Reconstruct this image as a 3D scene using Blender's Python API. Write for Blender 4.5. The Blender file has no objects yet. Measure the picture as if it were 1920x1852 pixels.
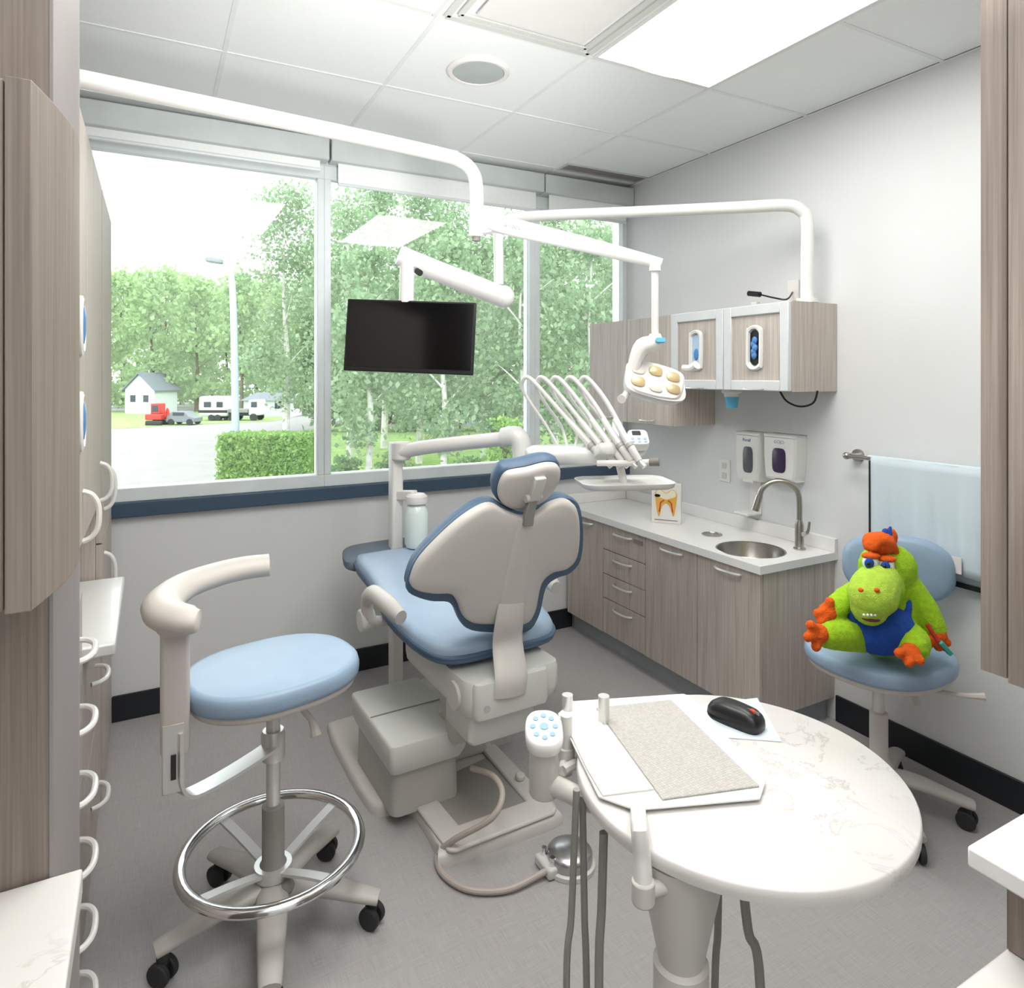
import bpy, bmesh, math, random
import numpy as np
from mathutils import Vector as V, Matrix as M4
R = random.Random(7); NR = np.random.RandomState(3)
S = bpy.context.scene; COL = S.collection
S.view_settings.view_transform = 'Standard'; S.view_settings.exposure = .95
rad = math.radians; sin = math.sin; cos = math.cos; PI = math.pi
# ---------------------------------------------------------------- camera geometry
F = 1258.0; CX = 960.0; CY = 703.0; CH = 1.536; A = rad(28.15)
fw = V((sin(A), cos(A), 0)); rt = V((cos(A), -sin(A), 0)); up = V((0, 0, 1)); EYE = V((0, 0, CH))
def ray(u, v): return fw + rt*((u-CX)/F) + up*((CY-v)/F)
def W(u, v, d): return EYE + ray(u, v)*d
def onX(u, v, x): r = ray(u, v); return EYE + r*(x/r.x)
def onY(u, v, y): r = ray(u, v); return EYE + r*(y/r.y)
def onZ(u, v, z): r = ray(u, v); return EYE + r*((z-CH)/r.z)
def onP(u, v, p, n): r = ray(u, v); return EYE + r*((p-EYE).dot(n)/r.dot(n))
def FR(o, x, y, z):
    m = M4.Identity(4)
    for i, a in enumerate((x, y, z, o)):
        for j in range(3): m[j][i] = a[j]
    return m
def CM(p): return FR(p, rt, fw, up)
def RX(a): return M4.Rotation(rad(a), 4, 'X')
def RY(a): return M4.Rotation(rad(a), 4, 'Y')
def RZ(a): return M4.Rotation(rad(a), 4, 'Z')
def T(x, y, z): return M4.Translation((x, y, z))
# ---------------------------------------------------------------- materials
def lin(h):
    c = [int(h[i:i+2], 16)/255 for i in (0, 2, 4)]
    return tuple(x/12.92 if x < .04045 else ((x+.055)/1.055)**2.4 for x in c)
def base(name):
    m = bpy.data.materials.new(name); m.use_nodes = True
    nt = m.node_tree; b = nt.nodes['Principled BSDF']; return m, nt, b
def nz(nt, scale, st=(1, 1, 1), detail=4, rough=.5):
    tc = nt.nodes.new('ShaderNodeTexCoord'); mp = nt.nodes.new('ShaderNodeMapping'); mp.inputs['Scale'].default_value = st
    n = nt.nodes.new('ShaderNodeTexNoise'); n.inputs['Scale'].default_value = scale; n.inputs['Detail'].default_value = detail
    n.inputs['Roughness'].default_value = rough
    nt.links.new(tc.outputs['Object'], mp.inputs['Vector']); nt.links.new(mp.outputs[0], n.inputs['Vector']); return n
def ramp(nt, src, stops):
    r = nt.nodes.new('ShaderNodeValToRGB'); e = r.color_ramp.elements
    while len(e) < len(stops): e.new(.5)
    for el, (p, c) in zip(e, stops): el.position = p; el.color = (*c, 1)
    nt.links.new(src, r.inputs['Fac']); return r
def PM(name, hexc, rough=.5, metal=0, noise=.04, scale=9, st=(1, 1, 1), bump=0, coat=0, emit=0, alpha=None, bs=None):
    m, nt, b = base(name); c = lin(hexc)
    n = nz(nt, scale, st)
    r = ramp(nt, n.outputs['Fac'], [(.3, tuple(x*(1-noise) for x in c)), (.7, tuple(min(1, x*(1+noise)) for x in c))])
    nt.links.new(r.outputs[0], b.inputs['Base Color'])
    b.inputs['Roughness'].default_value = rough; b.inputs['Metallic'].default_value = metal
    b.inputs['Coat Weight'].default_value = coat
    if bump:
        bp = nt.nodes.new('ShaderNodeBump'); bp.inputs['Strength'].default_value = bump; bp.inputs['Distance'].default_value = .01
        n2 = nz(nt, bs or scale*4, st); nt.links.new(n2.outputs['Fac'], bp.inputs['Height']); nt.links.new(bp.outputs[0], b.inputs['Normal'])
    if emit:
        b.inputs['Emission Color'].default_value = (*c, 1); b.inputs['Emission Strength'].default_value = emit
    if alpha is not None: b.inputs['Alpha'].default_value = alpha
    return m
def wood(name, c1, c2, c3):
    m, nt, b = base(name)
    n = nz(nt, 3.0, (22, 22, .8), 6, .65); n2 = nz(nt, 5.0, (60, 60, .6), 4, .6)
    mx = nt.nodes.new('ShaderNodeMath'); mx.operation = 'MULTIPLY_ADD'; mx.inputs[1].default_value = .5
    ad = nt.nodes.new('ShaderNodeMath'); ad.operation = 'MULTIPLY'; ad.inputs[1].default_value = .5
    nt.links.new(n2.outputs['Fac'], ad.inputs[0]); nt.links.new(n.outputs['Fac'], mx.inputs[0]); nt.links.new(ad.outputs[0], mx.inputs[2])
    r = ramp(nt, mx.outputs[0], [(.36, lin(c1)), (.5, lin(c2)), (.64, lin(c3))])
    nt.links.new(r.outputs[0], b.inputs['Base Color']); b.inputs['Roughness'].default_value = .55
    return m
def leafmat(name, c1, c2, c3, haze_glow=.1):
    m = bpy.data.materials.new(name); m.use_nodes = True; nt = m.node_tree; nt.nodes.clear()
    g = nt.nodes.new('ShaderNodeNewGeometry')
    r = ramp(nt, g.outputs['Random Per Island'], [(0, lin(c1)), (.5, lin(c2)), (1, lin(c3))])
    d = nt.nodes.new('ShaderNodeBsdfDiffuse'); t = nt.nodes.new('ShaderNodeBsdfTranslucent'); mx = nt.nodes.new('ShaderNodeMixShader')
    e = nt.nodes.new('ShaderNodeEmission'); e.inputs[0].default_value = (.9, 1, .86, 1); e.inputs[1].default_value = haze_glow; a = nt.nodes.new('ShaderNodeAddShader')  # pale glow added to the leaves stands in for distance haze
    mx.inputs[0].default_value = .5; o = nt.nodes.new('ShaderNodeOutputMaterial')
    nt.links.new(r.outputs[0], d.inputs[0]); nt.links.new(r.outputs[0], t.inputs[0])
    nt.links.new(d.outputs[0], mx.inputs[1]); nt.links.new(t.outputs[0], mx.inputs[2])
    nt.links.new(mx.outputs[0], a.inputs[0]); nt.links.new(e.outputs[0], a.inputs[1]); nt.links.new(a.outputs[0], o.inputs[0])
    return m
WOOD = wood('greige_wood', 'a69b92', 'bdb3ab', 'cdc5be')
WOODN = wood('shaded_greige_wood', '786c64', '887c74', '968a82')  # same greige wood, with the near cabinets' shade put into its colour
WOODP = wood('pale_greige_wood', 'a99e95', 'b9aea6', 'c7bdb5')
WALL = PM('wall_paint', 'dcdedf', .7, noise=.012, scale=3, bump=.03, bs=180)
CEIL = PM('ceiling_tile', 'f3f6f5', .9, noise=.008, scale=60, bump=.05, bs=160)
CGRID = PM('ceiling_grid', 'eaeeec', .6)
BASEB = PM('black_baseboard', '1a1e24', .5)
NAVY = PM('navy_sill', '3c5266', .4)
ALU = PM('pale_aluminium', '938e8e', .45, 0, noise=.02, st=(1, 1, .05), scale=40)
KICK = PM('grey_toe_kick', '9fa5a9', .45)
FRAMEW = PM('window_frame', 'dde4e5', .4)
CASS = PM('blind_cassette', 'c6cdcb', .5)
BLIND = PM('blind_fabric', 'f0f3f2', .8, noise=.02, scale=60)
WHITE = PM('white_plastic', 'e6e4e1', .35, noise=.015)
WHITE2 = PM('soft_white_enamel', 'e8e8e5', .3, noise=.01, coat=.2)
BEIGE = PM('warm_grey_plastic', 'cfcbc6', .42, noise=.015)
BEIGED = PM('stool_plastic', 'ccc7c1', .45, noise=.015)
LEGG = PM('stool_base_grey', 'b8b4b0', .42, noise=.015)
PALEG = PM('pale_grey_cover', 'd3d4cf', .38, noise=.015)
MIDG = PM('mid_grey_cover', 'b9b6b1', .42, noise=.015)  # plain darker grey for the lift and pump parts
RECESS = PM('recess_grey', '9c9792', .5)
BLUE = PM('blue_vinyl', '93aac2', .42, noise=.03, scale=14, bump=.05, bs=160)
BLUEL = PM('pale_blue_vinyl', '9fb4cb', .42, noise=.03, scale=14, bump=.05, bs=160)
BLUED = PM('deep_blue_vinyl', '506883', .45, noise=.03, scale=14, bump=.05, bs=160)
GREYB = PM('toe_board_vinyl', '6a7683', .5)
CHROME = PM('chrome', 'e6e6e6', .12, 1, noise=.01)
DISC = PM('satin_chrome_disc', 'bdbdbf', .25, .9, noise=.01)
NICKEL = PM('brushed_nickel', 'b5b0aa', .3, 1, noise=.03, scale=40)
STEEL = PM('satin_steel', 'dadad8', .35, .6, noise=.02)
DARK = PM('dark_rubber', '2b2b2d', .6)
BLACK = PM('black_plastic', '131416', .35)
SCREEN = PM('monitor_screen', '050608', .12, noise=0)
GREYM = PM('mid_grey_metal', '8b8884', .5)
HOSE = PM('grey_hose', '8f8d89', .5)
RED = PM('red_plastic', 'c8362a', .4)
CYAN = PM('cyan_plastic', '5fb6dd', .4)
BTN = PM('button_blue', '8fb4d9', .4)
AMBER = PM('amber_reflector', 'c9b58a', .25, .2)
LENS = PM('lamp_lens', 'd6d4cc', .15)
PAPER = PM('white_paper', 'e4e2de', .8)
PADBLUE = PM('mouse_mat', 'cfd9e2', .4)
PURPLE = PM('purple_tint', '3d2a4d', .25)
SMOKE = PM('smoky_window', '5a5c66', .25)
INK = PM('navy_ink', '2f4a8f', .5)
INKG = PM('grey_ink', '8a8d92', .5)
YEL = PM('yellow_print', 'e6b43c', .5)
ORNG = PM('orange_plush', 'e8600f', .95, noise=.12, scale=70, bump=.5, bs=260)
LIME = PM('lime_plush', 'a2d022', .95, noise=.12, scale=70, bump=.5, bs=260)
LIME2 = PM('pale_lime_plush', 'b2d648', .95, noise=.1, scale=70, bump=.5, bs=260)
BLUEP = PM('blue_plush', '1c50b0', .95, noise=.12, scale=60, bump=.5, bs=260)
EYEW = PM('toy_eye_white', 'f4f4f4', .2)
GLOVE = PM('glove_blue', '4f86c6', .6, noise=.2, scale=40)
BOTTLE = PM('water_bottle', 'e0ebe6', .2, noise=.01)
APRON = PM('pale_blue_apron', 'c8d5dd', .9, noise=.012, scale=6)
GRAVEL = PM('gravel', '928f8c', .95, noise=.06, scale=.8)
GRASS = PM('lawn', '8ca664', .95, noise=.2, scale=1.2)
BARK = PM('birch_bark', 'cfcdc6', .9, noise=.25, scale=3)
BARKD = PM('dark_bark', '7a7065', .9, noise=.2, scale=3)
SIDING = PM('white_siding', 'd4d8dc', .8)
ROOF = PM('grey_roof', '7c8187', .9)
DGLASS = PM('dark_glass', '3b444c', .2)
CARG = PM('silver_paint', '7d8286', .35)
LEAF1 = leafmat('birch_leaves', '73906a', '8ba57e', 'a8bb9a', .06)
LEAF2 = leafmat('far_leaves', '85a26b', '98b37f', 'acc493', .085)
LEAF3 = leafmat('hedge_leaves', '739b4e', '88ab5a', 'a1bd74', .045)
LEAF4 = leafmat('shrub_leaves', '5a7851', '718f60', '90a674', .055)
def floor_mat():
    m, nt, b = base('linen_vinyl')
    a = nz(nt, 6, (2, 80, 1), 3, .7); c = nz(nt, 6, (80, 2, 1), 3, .7)
    ad = nt.nodes.new('ShaderNodeMath'); ad.operation = 'ADD'; nt.links.new(a.outputs['Fac'], ad.inputs[0]); nt.links.new(c.outputs['Fac'], ad.inputs[1])
    ml = nt.nodes.new('ShaderNodeMath'); ml.operation = 'MULTIPLY'; ml.inputs[1].default_value = .5; nt.links.new(ad.outputs[0], ml.inputs[0])
    r = ramp(nt, ml.outputs[0], [(.34, lin('9a9696')), (.5, lin('a9a6a6')), (.68, lin('b7b4b4'))])
    nt.links.new(r.outputs[0], b.inputs['Base Color']); b.inputs['Roughness'].default_value = .4
    return m
FLOORM = floor_mat()
def quartz():
    m, nt, b = base('white_quartz'); q = 'd8d5d2'
    n = nz(nt, 5, (1, 1, 1), 8, .6); n.inputs['Distortion'].default_value = 1.5
    r = ramp(nt, n.outputs['Fac'], [(.0, lin(q)), (.484, lin(q)), (.5, lin('b3ada8')), (.516, lin(q))])
    k = nz(nt, 3.2, (1, 1, 1), 2); mk = ramp(nt, k.outputs['Fac'], [(.46, (0, 0, 0)), (.64, (.8, .8, .8))])
    mx = nt.nodes.new('ShaderNodeMixRGB'); mx.inputs[1].default_value = (*lin(q), 1)
    nt.links.new(mk.outputs[0], mx.inputs[0]); nt.links.new(r.outputs[0], mx.inputs[2])
    nt.links.new(mx.outputs[0], b.inputs['Base Color']); b.inputs['Roughness'].default_value = .3
    return m
QUARTZ = quartz()
WHITEQ = PM('plain_white_quartz', 'ecebea', .28, noise=.01, scale=30)
def weave():
    m, nt, b = base('woven_grey_pad')
    tc = nt.nodes.new('ShaderNodeTexCoord'); w = nt.nodes.new('ShaderNodeTexVoronoi'); w.inputs['Scale'].default_value = 190; w.inputs['Randomness'].default_value = .25
    nt.links.new(tc.outputs['Object'], w.inputs['Vector'])
    r = ramp(nt, w.outputs['Distance'], [(.1, lin('cbc8c4')), (.8, lin('a5a19c'))]); nt.links.new(r.outputs[0], b.inputs['Base Color'])
    bp = nt.nodes.new('ShaderNodeBump'); bp.inputs['Strength'].default_value = .3; bp.invert = True; bp.inputs['Distance'].default_value = .002
    nt.links.new(w.outputs['Distance'], bp.inputs['Height']); nt.links.new(bp.outputs[0], b.inputs['Normal']); b.inputs['Roughness'].default_value = .8
    return m
WEAVE = weave()
def glassmat():
    m = bpy.data.materials.new('thin_glass'); m.use_nodes = True; nt = m.node_tree; nt.nodes.clear()
    t = nt.nodes.new('ShaderNodeBsdfTransparent'); t.inputs[0].default_value = (.96, .985, .975, 1)
    g = nt.nodes.new('ShaderNodeBsdfGlossy'); g.inputs['Roughness'].default_value = .01
    f = nt.nodes.new('ShaderNodeFresnel'); f.inputs['IOR'].default_value = 1.5
    mx = nt.nodes.new('ShaderNodeMixShader'); o = nt.nodes.new('ShaderNodeOutputMaterial')
    nt.links.new(f.outputs[0], mx.inputs[0]); nt.links.new(t.outputs[0], mx.inputs[1]); nt.links.new(g.outputs[0], mx.inputs[2]); nt.links.new(mx.outputs[0], o.inputs[0])
    return m
GLASS = glassmat()
LIGHTM = PM('light_diffuser', 'fffdf8', .5, noise=0, emit=5.5)
# ---------------------------------------------------------------- mesh builder
def cr(pts, res=6, closed=False):
    P = [V(p) for p in pts]; n = len(P); out = []
    if n < 3 and not closed: return P
    for i in range(n if closed else n-1):
        if closed: a, b, c, d = P[(i-1) % n], P[i], P[(i+1) % n], P[(i+2) % n]
        else: a, b, c, d = P[max(i-1, 0)], P[i], P[i+1], P[min(i+2, n-1)]
        for k in range(res):
            t = k/res
            out.append(.5*((2*b)+(c-a)*t+(2*a-5*b+4*c-d)*t*t+(3*b-a-3*c+d)*t*t*t))
    if not closed: out.append(P[-1])
    return out
def crc(pts, res=4): return [(p.x, p.y) for p in cr([(x, y, 0) for x, y in pts], res, True)]
def rrect(w, d, r, n=5, cx=0, cy=0):
    o = []
    for sx, sy, a0 in ((1, 1, 0), (-1, 1, 90), (-1, -1, 180), (1, -1, 270)):
        for k in range(n+1):
            a = rad(a0+90*k/n); o.append((cx+sx*(w/2-r)+r*cos(a), cy+sy*(d/2-r)+r*sin(a)))
    return o
def sup(a, b, e=2.6, n=40):
    o = []
    for k in range(n):
        t = 2*PI*k/n; c, s = cos(t), sin(t)
        o.append((a*math.copysign(abs(c)**(2/e), c), b*math.copysign(abs(s)**(2/e), s)))
    return o
FUZZ = bpy.data.textures.new('fuzz', 'CLOUDS'); FUZZ.noise_scale = .008
RM = {}; LOCAL = set()
class MB:
    def __init__(s): s.v = []; s.f = []
    def add(s, vs, fs, M=None):
        o = len(s.v)
        for p in vs:
            p = V(p); s.v.append(M @ p if M is not None else p)
        for f in fs: s.f.append([i+o for i in f])
        return s
    def box(s, lo, hi, M=None):
        x0, y0, z0 = lo; x1, y1, z1 = hi
        return s.add([(x0,y0,z0),(x1,y0,z0),(x1,y1,z0),(x0,y1,z0),(x0,y0,z1),(x1,y0,z1),(x1,y1,z1),(x0,y1,z1)],
            [(0,3,2,1),(4,5,6,7),(0,1,5,4),(1,2,6,5),(2,3,7,6),(3,0,4,7)], M)
    def cb(s, c, sz, M=None): return s.box([c[i]-sz[i]/2 for i in range(3)], [c[i]+sz[i]/2 for i in range(3)], M)
    def cyl(s, p0, p1, r0, r1=None, n=20): return s.sweep([p0, p1], [r0, r0 if r1 is None else r1], n)
    def sweep(s, pts, r, n=10, closed=False, flat=None, ref=None, M=None):
        P = [V(p) for p in pts]; m = len(P)
        rs = r if isinstance(r, (list, tuple)) else [r]*m
        if len(rs) != m: rs = [rs[0]+(rs[-1]-rs[0])*i/(m-1) for i in range(m)] if len(rs) == 2 else list(np.interp(np.linspace(0, 1, m), np.linspace(0, 1, len(rs)), rs))
        vs = []; fs = []; side = None
        for i in range(m):
            if closed: t = P[(i+1) % m]-P[i-1]
            else: t = P[min(i+1, m-1)]-P[max(i-1, 0)]
            t.normalize()
            if ref is not None: sd = V(ref) - t*V(ref).dot(t)
            elif side is None:
                q = V((0, 0, 1)) if abs(t.z) < .9 else V((1, 0, 0)); sd = q.cross(t)
            else: sd = side - t*side.dot(t)
            sd.normalize(); side = sd; bn = t.cross(sd)
            fx, fy = flat or (1, 1)
            for k in range(n):
                a = 2*PI*k/n + (PI/n if n == 4 else 0); vs.append(P[i]+sd*(rs[i]*fx*cos(a))+bn*(rs[i]*fy*sin(a)))
        for i in range(m if closed else m-1):
            for k in range(n):
                j = (i+1) % m; fs.append((i*n+k, i*n+(k+1) % n, j*n+(k+1) % n, j*n+k))
        if not closed: fs += [tuple(range(n))[::-1], tuple((m-1)*n+k for k in range(n))]
        return s.add(vs, fs, M)
    def tube(s, pts, r, n=10, res=6, **k): return s.sweep(cr(pts, res, k.get('closed', False)), r, n, **k)
    def lathe(s, prof, c=(0, 0, 0), n=28, M=None):
        vs = []; fs = []; m = len(prof); c = V(c)
        for r, z in prof:
            for k in range(n): a = 2*PI*k/n; vs.append(c+V((r*cos(a), r*sin(a), z)))
        for i in range(m-1):
            for k in range(n): fs.append((i*n+k, i*n+(k+1) % n, (i+1)*n+(k+1) % n, (i+1)*n+k))
        fs += [tuple(range(n))[::-1], tuple((m-1)*n+k for k in range(n))]
        return s.add(vs, fs, M)
    def ell(s, c, r, M=None, n=16):
        vs = []; fs = []; h = n//2
        for i in range(1, h):
            p = PI*i/h
            for k in range(n): a = 2*PI*k/n; vs.append((c[0]+r[0]*sin(p)*cos(a), c[1]+r[1]*sin(p)*sin(a), c[2]+r[2]*cos(p)))
        t = len(vs); vs += [(c[0], c[1], c[2]+r[2]), (c[0], c[1], c[2]-r[2])]
        for i in range(h-2):
            for k in range(n): fs.append((i*n+k, (i+1)*n+k, (i+1)*n+(k+1) % n, i*n+(k+1) % n))
        for k in range(n): fs.append((t, k, (k+1) % n)); fs.append((t+1, (h-2)*n+(k+1) % n, (h-2)*n+k))
        return s.add(vs, fs, M)
    def loft(s, out, prof, M=None):
        n = len(out); cx = sum(p[0] for p in out)/n; cy = sum(p[1] for p in out)/n; vs = []; fs = []
        for sc, z in prof:
            for x, y in out: vs.append((cx+(x-cx)*sc, cy+(y-cy)*sc, z))
        m = len(prof)
        for i in range(m-1):
            for k in range(n): fs.append((i*n+k, i*n+(k+1) % n, (i+1)*n+(k+1) % n, (i+1)*n+k))
        fs += [tuple(range(n))[::-1], tuple((m-1)*n+k for k in range(n))]
        return s.add(vs, fs, M)
    def prism(s, out, z0, z1, M=None): return s.loft(out, [(1, z0), (1, z1)], M)
    def ppoly(s, top, dz):
        n = len(top); vs = [V(p)-V((0, 0, dz)) for p in top]+[V(p) for p in top]
        fs = [(k, (k+1) % n, n+(k+1) % n, n+k) for k in range(n)]+[tuple(range(n))[::-1], tuple(range(n, 2*n))]
        return s.add(vs, fs)
    def build(s, name, mat, parent=None, bev=0, seg=2, ang=35, remesh=0, flatshade=False, label=None, struct=False, norm=True):
        vs = s.v; loc = V((0, 0, 0))
        if parent is not None:
            M = RM[parent.name]
            if parent.name not in LOCAL:
                Mi = M.inverted(); vs = [Mi @ p for p in vs]
        elif not struct:
            loc = V(((min(p.x for p in vs)+max(p.x for p in vs))/2, (min(p.y for p in vs)+max(p.y for p in vs))/2, min(p.z for p in vs)))
            vs = [p-loc for p in vs]
        me = bpy.data.meshes.new(name); me.from_pydata([tuple(p) for p in vs], [], s.f)
        if norm:
            bm = bmesh.new(); bm.from_mesh(me); bmesh.ops.recalc_face_normals(bm, faces=bm.faces); bm.to_mesh(me); bm.free()
        if not flatshade:
            me.polygons.foreach_set('use_smooth', [True]*len(me.polygons)); me.set_sharp_from_angle(angle=rad(ang))
        me.materials.append(mat); o = bpy.data.objects.new(name, me); COL.objects.link(o)
        if parent is not None:
            o.parent = parent; RM[o.name] = RM[parent.name]
            if parent.name in LOCAL: LOCAL.add(o.name)
        else: o.location = loc; RM[o.name] = M4.Translation(loc)
        if remesh:
            r = o.modifiers.new('r', 'REMESH'); r.mode = 'VOXEL'; r.voxel_size = remesh; r.use_smooth_shade = True
            sm = o.modifiers.new('s', 'SMOOTH'); sm.iterations = 5; sm.factor = .5
            dm = o.modifiers.new('d', 'DISPLACE'); dm.texture = FUZZ; dm.strength = .0045; dm.mid_level = .5
        if bev:
            b = o.modifiers.new('b', 'BEVEL'); b.width = bev; b.segments = seg; b.limit_method = 'ANGLE'; b.angle_limit = rad(40)
        if struct: o['kind'] = 'structure'
        if label: o['label'] = label
        return o
def tag(o, label, cat, group=None):
    o['label'] = label; o['category'] = cat
    if group: o['group'] = group
    return o
def thing(name, label, cat, loc=(0, 0, 0), rz=0, group=None, local=False):
    o = bpy.data.objects.new(name, None); COL.objects.link(o); o.empty_display_size = .05
    o.location = loc; o.rotation_euler = (0, 0, rad(rz)); RM[o.name] = M4.Translation(loc) @ RZ(rz)
    if local: LOCAL.add(o.name)
    return tag(o, label, cat, group)
def text(st, size, M, mat, parent, name='lettering'):
    cu = bpy.data.curves.new('t', 'FONT'); cu.body = st; cu.size = size; cu.align_x = 'CENTER'; cu.align_y = 'CENTER'; cu.extrude = .0004
    to = bpy.data.objects.new('t', cu); COL.objects.link(to); bpy.context.view_layer.update()
    me = bpy.data.meshes.new_from_object(to.evaluated_get(bpy.context.evaluated_depsgraph_get()))
    b = MB(); b.add([v.co for v in me.vertices], [list(p.vertices) for p in me.polygons], M)
    bpy.data.objects.remove(to); bpy.data.meshes.remove(me)
    return b.build(name, mat, parent)
def bow(b, p, ax, out, L=.1, pr=.028, r=.0055):
    p = V(p); ax = V(ax); out = V(out)
    b.tube([p-ax*L/2, p-ax*L*.42+out*pr*.6, p-ax*L*.2+out*pr, p+ax*L*.2+out*pr, p+ax*L*.42+out*pr*.6, p+ax*L/2], r, 8, 4)
# ================================================================= room shell
XR, YW, ZC = 2.683, 3.453, 2.74; XL, YB = -.85, -1.7
def struct(name, b, mat, parent=None, bev=0): return b.build(name, mat, parent, struct=(parent is None), bev=bev)
struct('floor', MB().box((XL, YB, -.1), (XR, YW, 0)), FLOORM)
struct('ceiling', MB().box((XL, YB, ZC), (XR, YW+.15, ZC+.08)), CEIL)
struct('wall_right', MB().box((XR, YB, -.1), (XR+.12, YW+.15, ZC)), WALL)
struct('wall_left', MB().box((XL-.12, YB, -.1), (XL, YW+.15, ZC)), WALL)
struct('wall_front', MB().box((XL, YB-.12, -.1), (XR, YB, ZC)), WALL)
struct('wall_back', MB().box((XL, YW, -.1), (XR, YW+.15, .97)).box((XL, YW, 2.6), (XR, YW+.15, ZC)), WALL)
struct('baseboard_back', MB().box((-.16, YW-.012, 0), (2.26, YW, .115)), BASEB, bev=.003)
struct('baseboard_right', MB().box((XR-.012, .52, 0), (XR, 1.95, .115)), BASEB, bev=.003)
struct('trim_1', MB().box((XL, YW-.035, .905), (XR, YW+.02, .97)), NAVY, bev=.004)
g = MB()
gx = [1.455+.61*k for k in range(-3, 3)]; gy = [2.1+.61*k for k in range(-6, 3)]
for x in gx: g.box((x-.008, YB, ZC-.0025), (x+.008, YW, ZC+.001))
for y in gy: g.box((XL, y-.008, ZC-.003), (XR, y+.008, ZC+.001))
g.box((XR-.016, YB, ZC-.0035), (XR, YW, ZC))
struct('trim_2', g, CGRID)
# windows
xs = [-.47, .766, 2.0, XR]
fm = .034
for i, (a, b_) in enumerate(zip(xs[:-1], xs[1:])):
    w = MB(); y0, y1 = YW-.005, YW+.075
    w.box((a, y0, .97), (b_, y1, 1.03)).box((a, y0, 2.53), (b_, y1, 2.6)).box((a, y0, 1.03), (a+fm, y1, 2.53)).box((b_-fm, y0, 1.03), (b_, y1, 2.53))
    wo = struct('window_%d' % (i+1), w, FRAMEW, bev=.003)
    MB().box((a+fm, YW+.03, 1.03), (b_-fm, YW+.036, 2.53)).build('pane', GLASS, wo)
lw = MB().box((XL, YW, .97), (-.47, YW+.15, 2.6)); struct('trim_3', lw, WALL)
for i, (a, b_) in enumerate(((-.45, .775), (.785, 2.02), (2.03, XR-.005))):
    t = thing('roller_blind', ['grey roller blind cassette above the left window pane', 'grey roller blind cassette above the middle window pane with white hem showing', 'short grey roller blind cassette in the corner above the right window pane'][i], 'blind', ((a+b_)/2, YW-.05, 2.6))
    MB().box((a, YW-.085, 2.605), (b_, YW-.002, 2.715)).build('cassette', CASS, t, bev=.006)
    MB().box((a+.04, YW-.05, 2.5 if i else 2.56), (b_-.04, YW-.046, 2.62)).build('fabric', BLIND, t)
    MB().cyl((a+.04, YW-.048, 2.5 if i else 2.56), (b_-.04, YW-.048, 2.5 if i else 2.56), .009, n=10).build('hem_bar', FRAMEW, t)
# ceiling fixtures
for x0, x1, y0, y1, lb in ((1.455, 2.065, .88, 2.1, 'large bright ceiling light panel nearest the right wall'), (.235, .845, .88, 2.1, 'bright ceiling light panel at the top edge, left of the square air diffuser'), (.845, 1.455, -1.1, .12, 'added ceiling light panel, unseen behind the viewpoint')):  # last panel is out of view, added to brighten the room
    t = thing('ceiling_light', lb, 'light', ((x0+x1)/2, (y0+y1)/2, ZC-.02))
    f = MB(); z0, z1 = ZC-.007, ZC-.001
    f.box((x0+.01, y0, z0), (x0+.025, y1, z1)).box((x1-.025, y0, z0), (x1-.01, y1, z1)).box((x0+.025, y0+.01, z0), (x1-.025, y0+.025, z1)).box((x0+.025, y1-.025, z0), (x1-.025, y1-.01, z1))
    f.build('frame', WHITE, t)
    d = MB(); n = 10; xm = (x0+x1)/2
    prof = [(x0+.025, ZC-.0055), (xm-.14, ZC-.0055)] + [(xm-.13+.26*k/n, ZC-.0055-.006*sin(PI*k/n)) for k in range(n+1)] + [(xm+.14, ZC-.0055), (x1-.025, ZC-.0055)]
    vs = []; fs = []
    for (x, z) in prof: vs += [(x, y0+.025, z), (x, y1-.025, z)]
    for k in range(len(prof)-1): fs.append((2*k, 2*k+1, 2*k+3, 2*k+2))
    fs += [tuple(2*k for k in range(len(prof))), tuple(2*k+1 for k in range(len(prof)))[::-1]]
    d.add(vs, fs); d.build('diffuser', LIGHTM, t, norm=False)
t = thing('ceiling_speaker', 'round grilled ceiling speaker in a tile before the window', 'speaker', (1.136, 2.405, ZC-.012))
MB().lathe([(.125, ZC-.001), (.125, ZC-.008), (.115, ZC-.014), (.103, ZC-.012), (.1, ZC-.004)], (1.136, 2.405, 0), 40).build('rim', WHITE, t)
MB().lathe([(.1, ZC-.002), (.1, ZC-.009), (.05, ZC-.012), (.001, ZC-.013)], (1.136, 2.405, 0), 40).build('grille', PM('speaker_grille', 'b4bab8', .7), t)
t = thing('air_diffuser', 'square white ceiling air diffuser between the two light panels', 'vent', (1.15, 1.795, ZC-.02))
b = MB(); 
for hw, w_, z in ((.285, .025, .003), (.25, .02, .006)):
    for sx in (-1, 1): b.box((1.15+sx*hw-w_/2, 1.795-hw, ZC-z-.005), (1.15+sx*hw+w_/2, 1.795+hw, ZC-z+.002)).box((1.15-hw, 1.795+sx*hw-w_/2, ZC-z-.005), (1.15+hw, 1.795+sx*hw+w_/2, ZC-z+.002))
b.build('frame', PALEG, t); MB().box((.94, 1.585, ZC-.018), (1.36, 2.005, ZC-.012)).build('plate', WHITE, t, bev=.003)
MB().box((1.11, 1.755, ZC-.012), (1.19, 1.835, ZC-.001)).build('neck', GREYM, t)
t = thing('air_register', 'narrow grey slotted ceiling register in the corner by the window', 'vent', (2.36, 3.27, ZC-.01))
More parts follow.
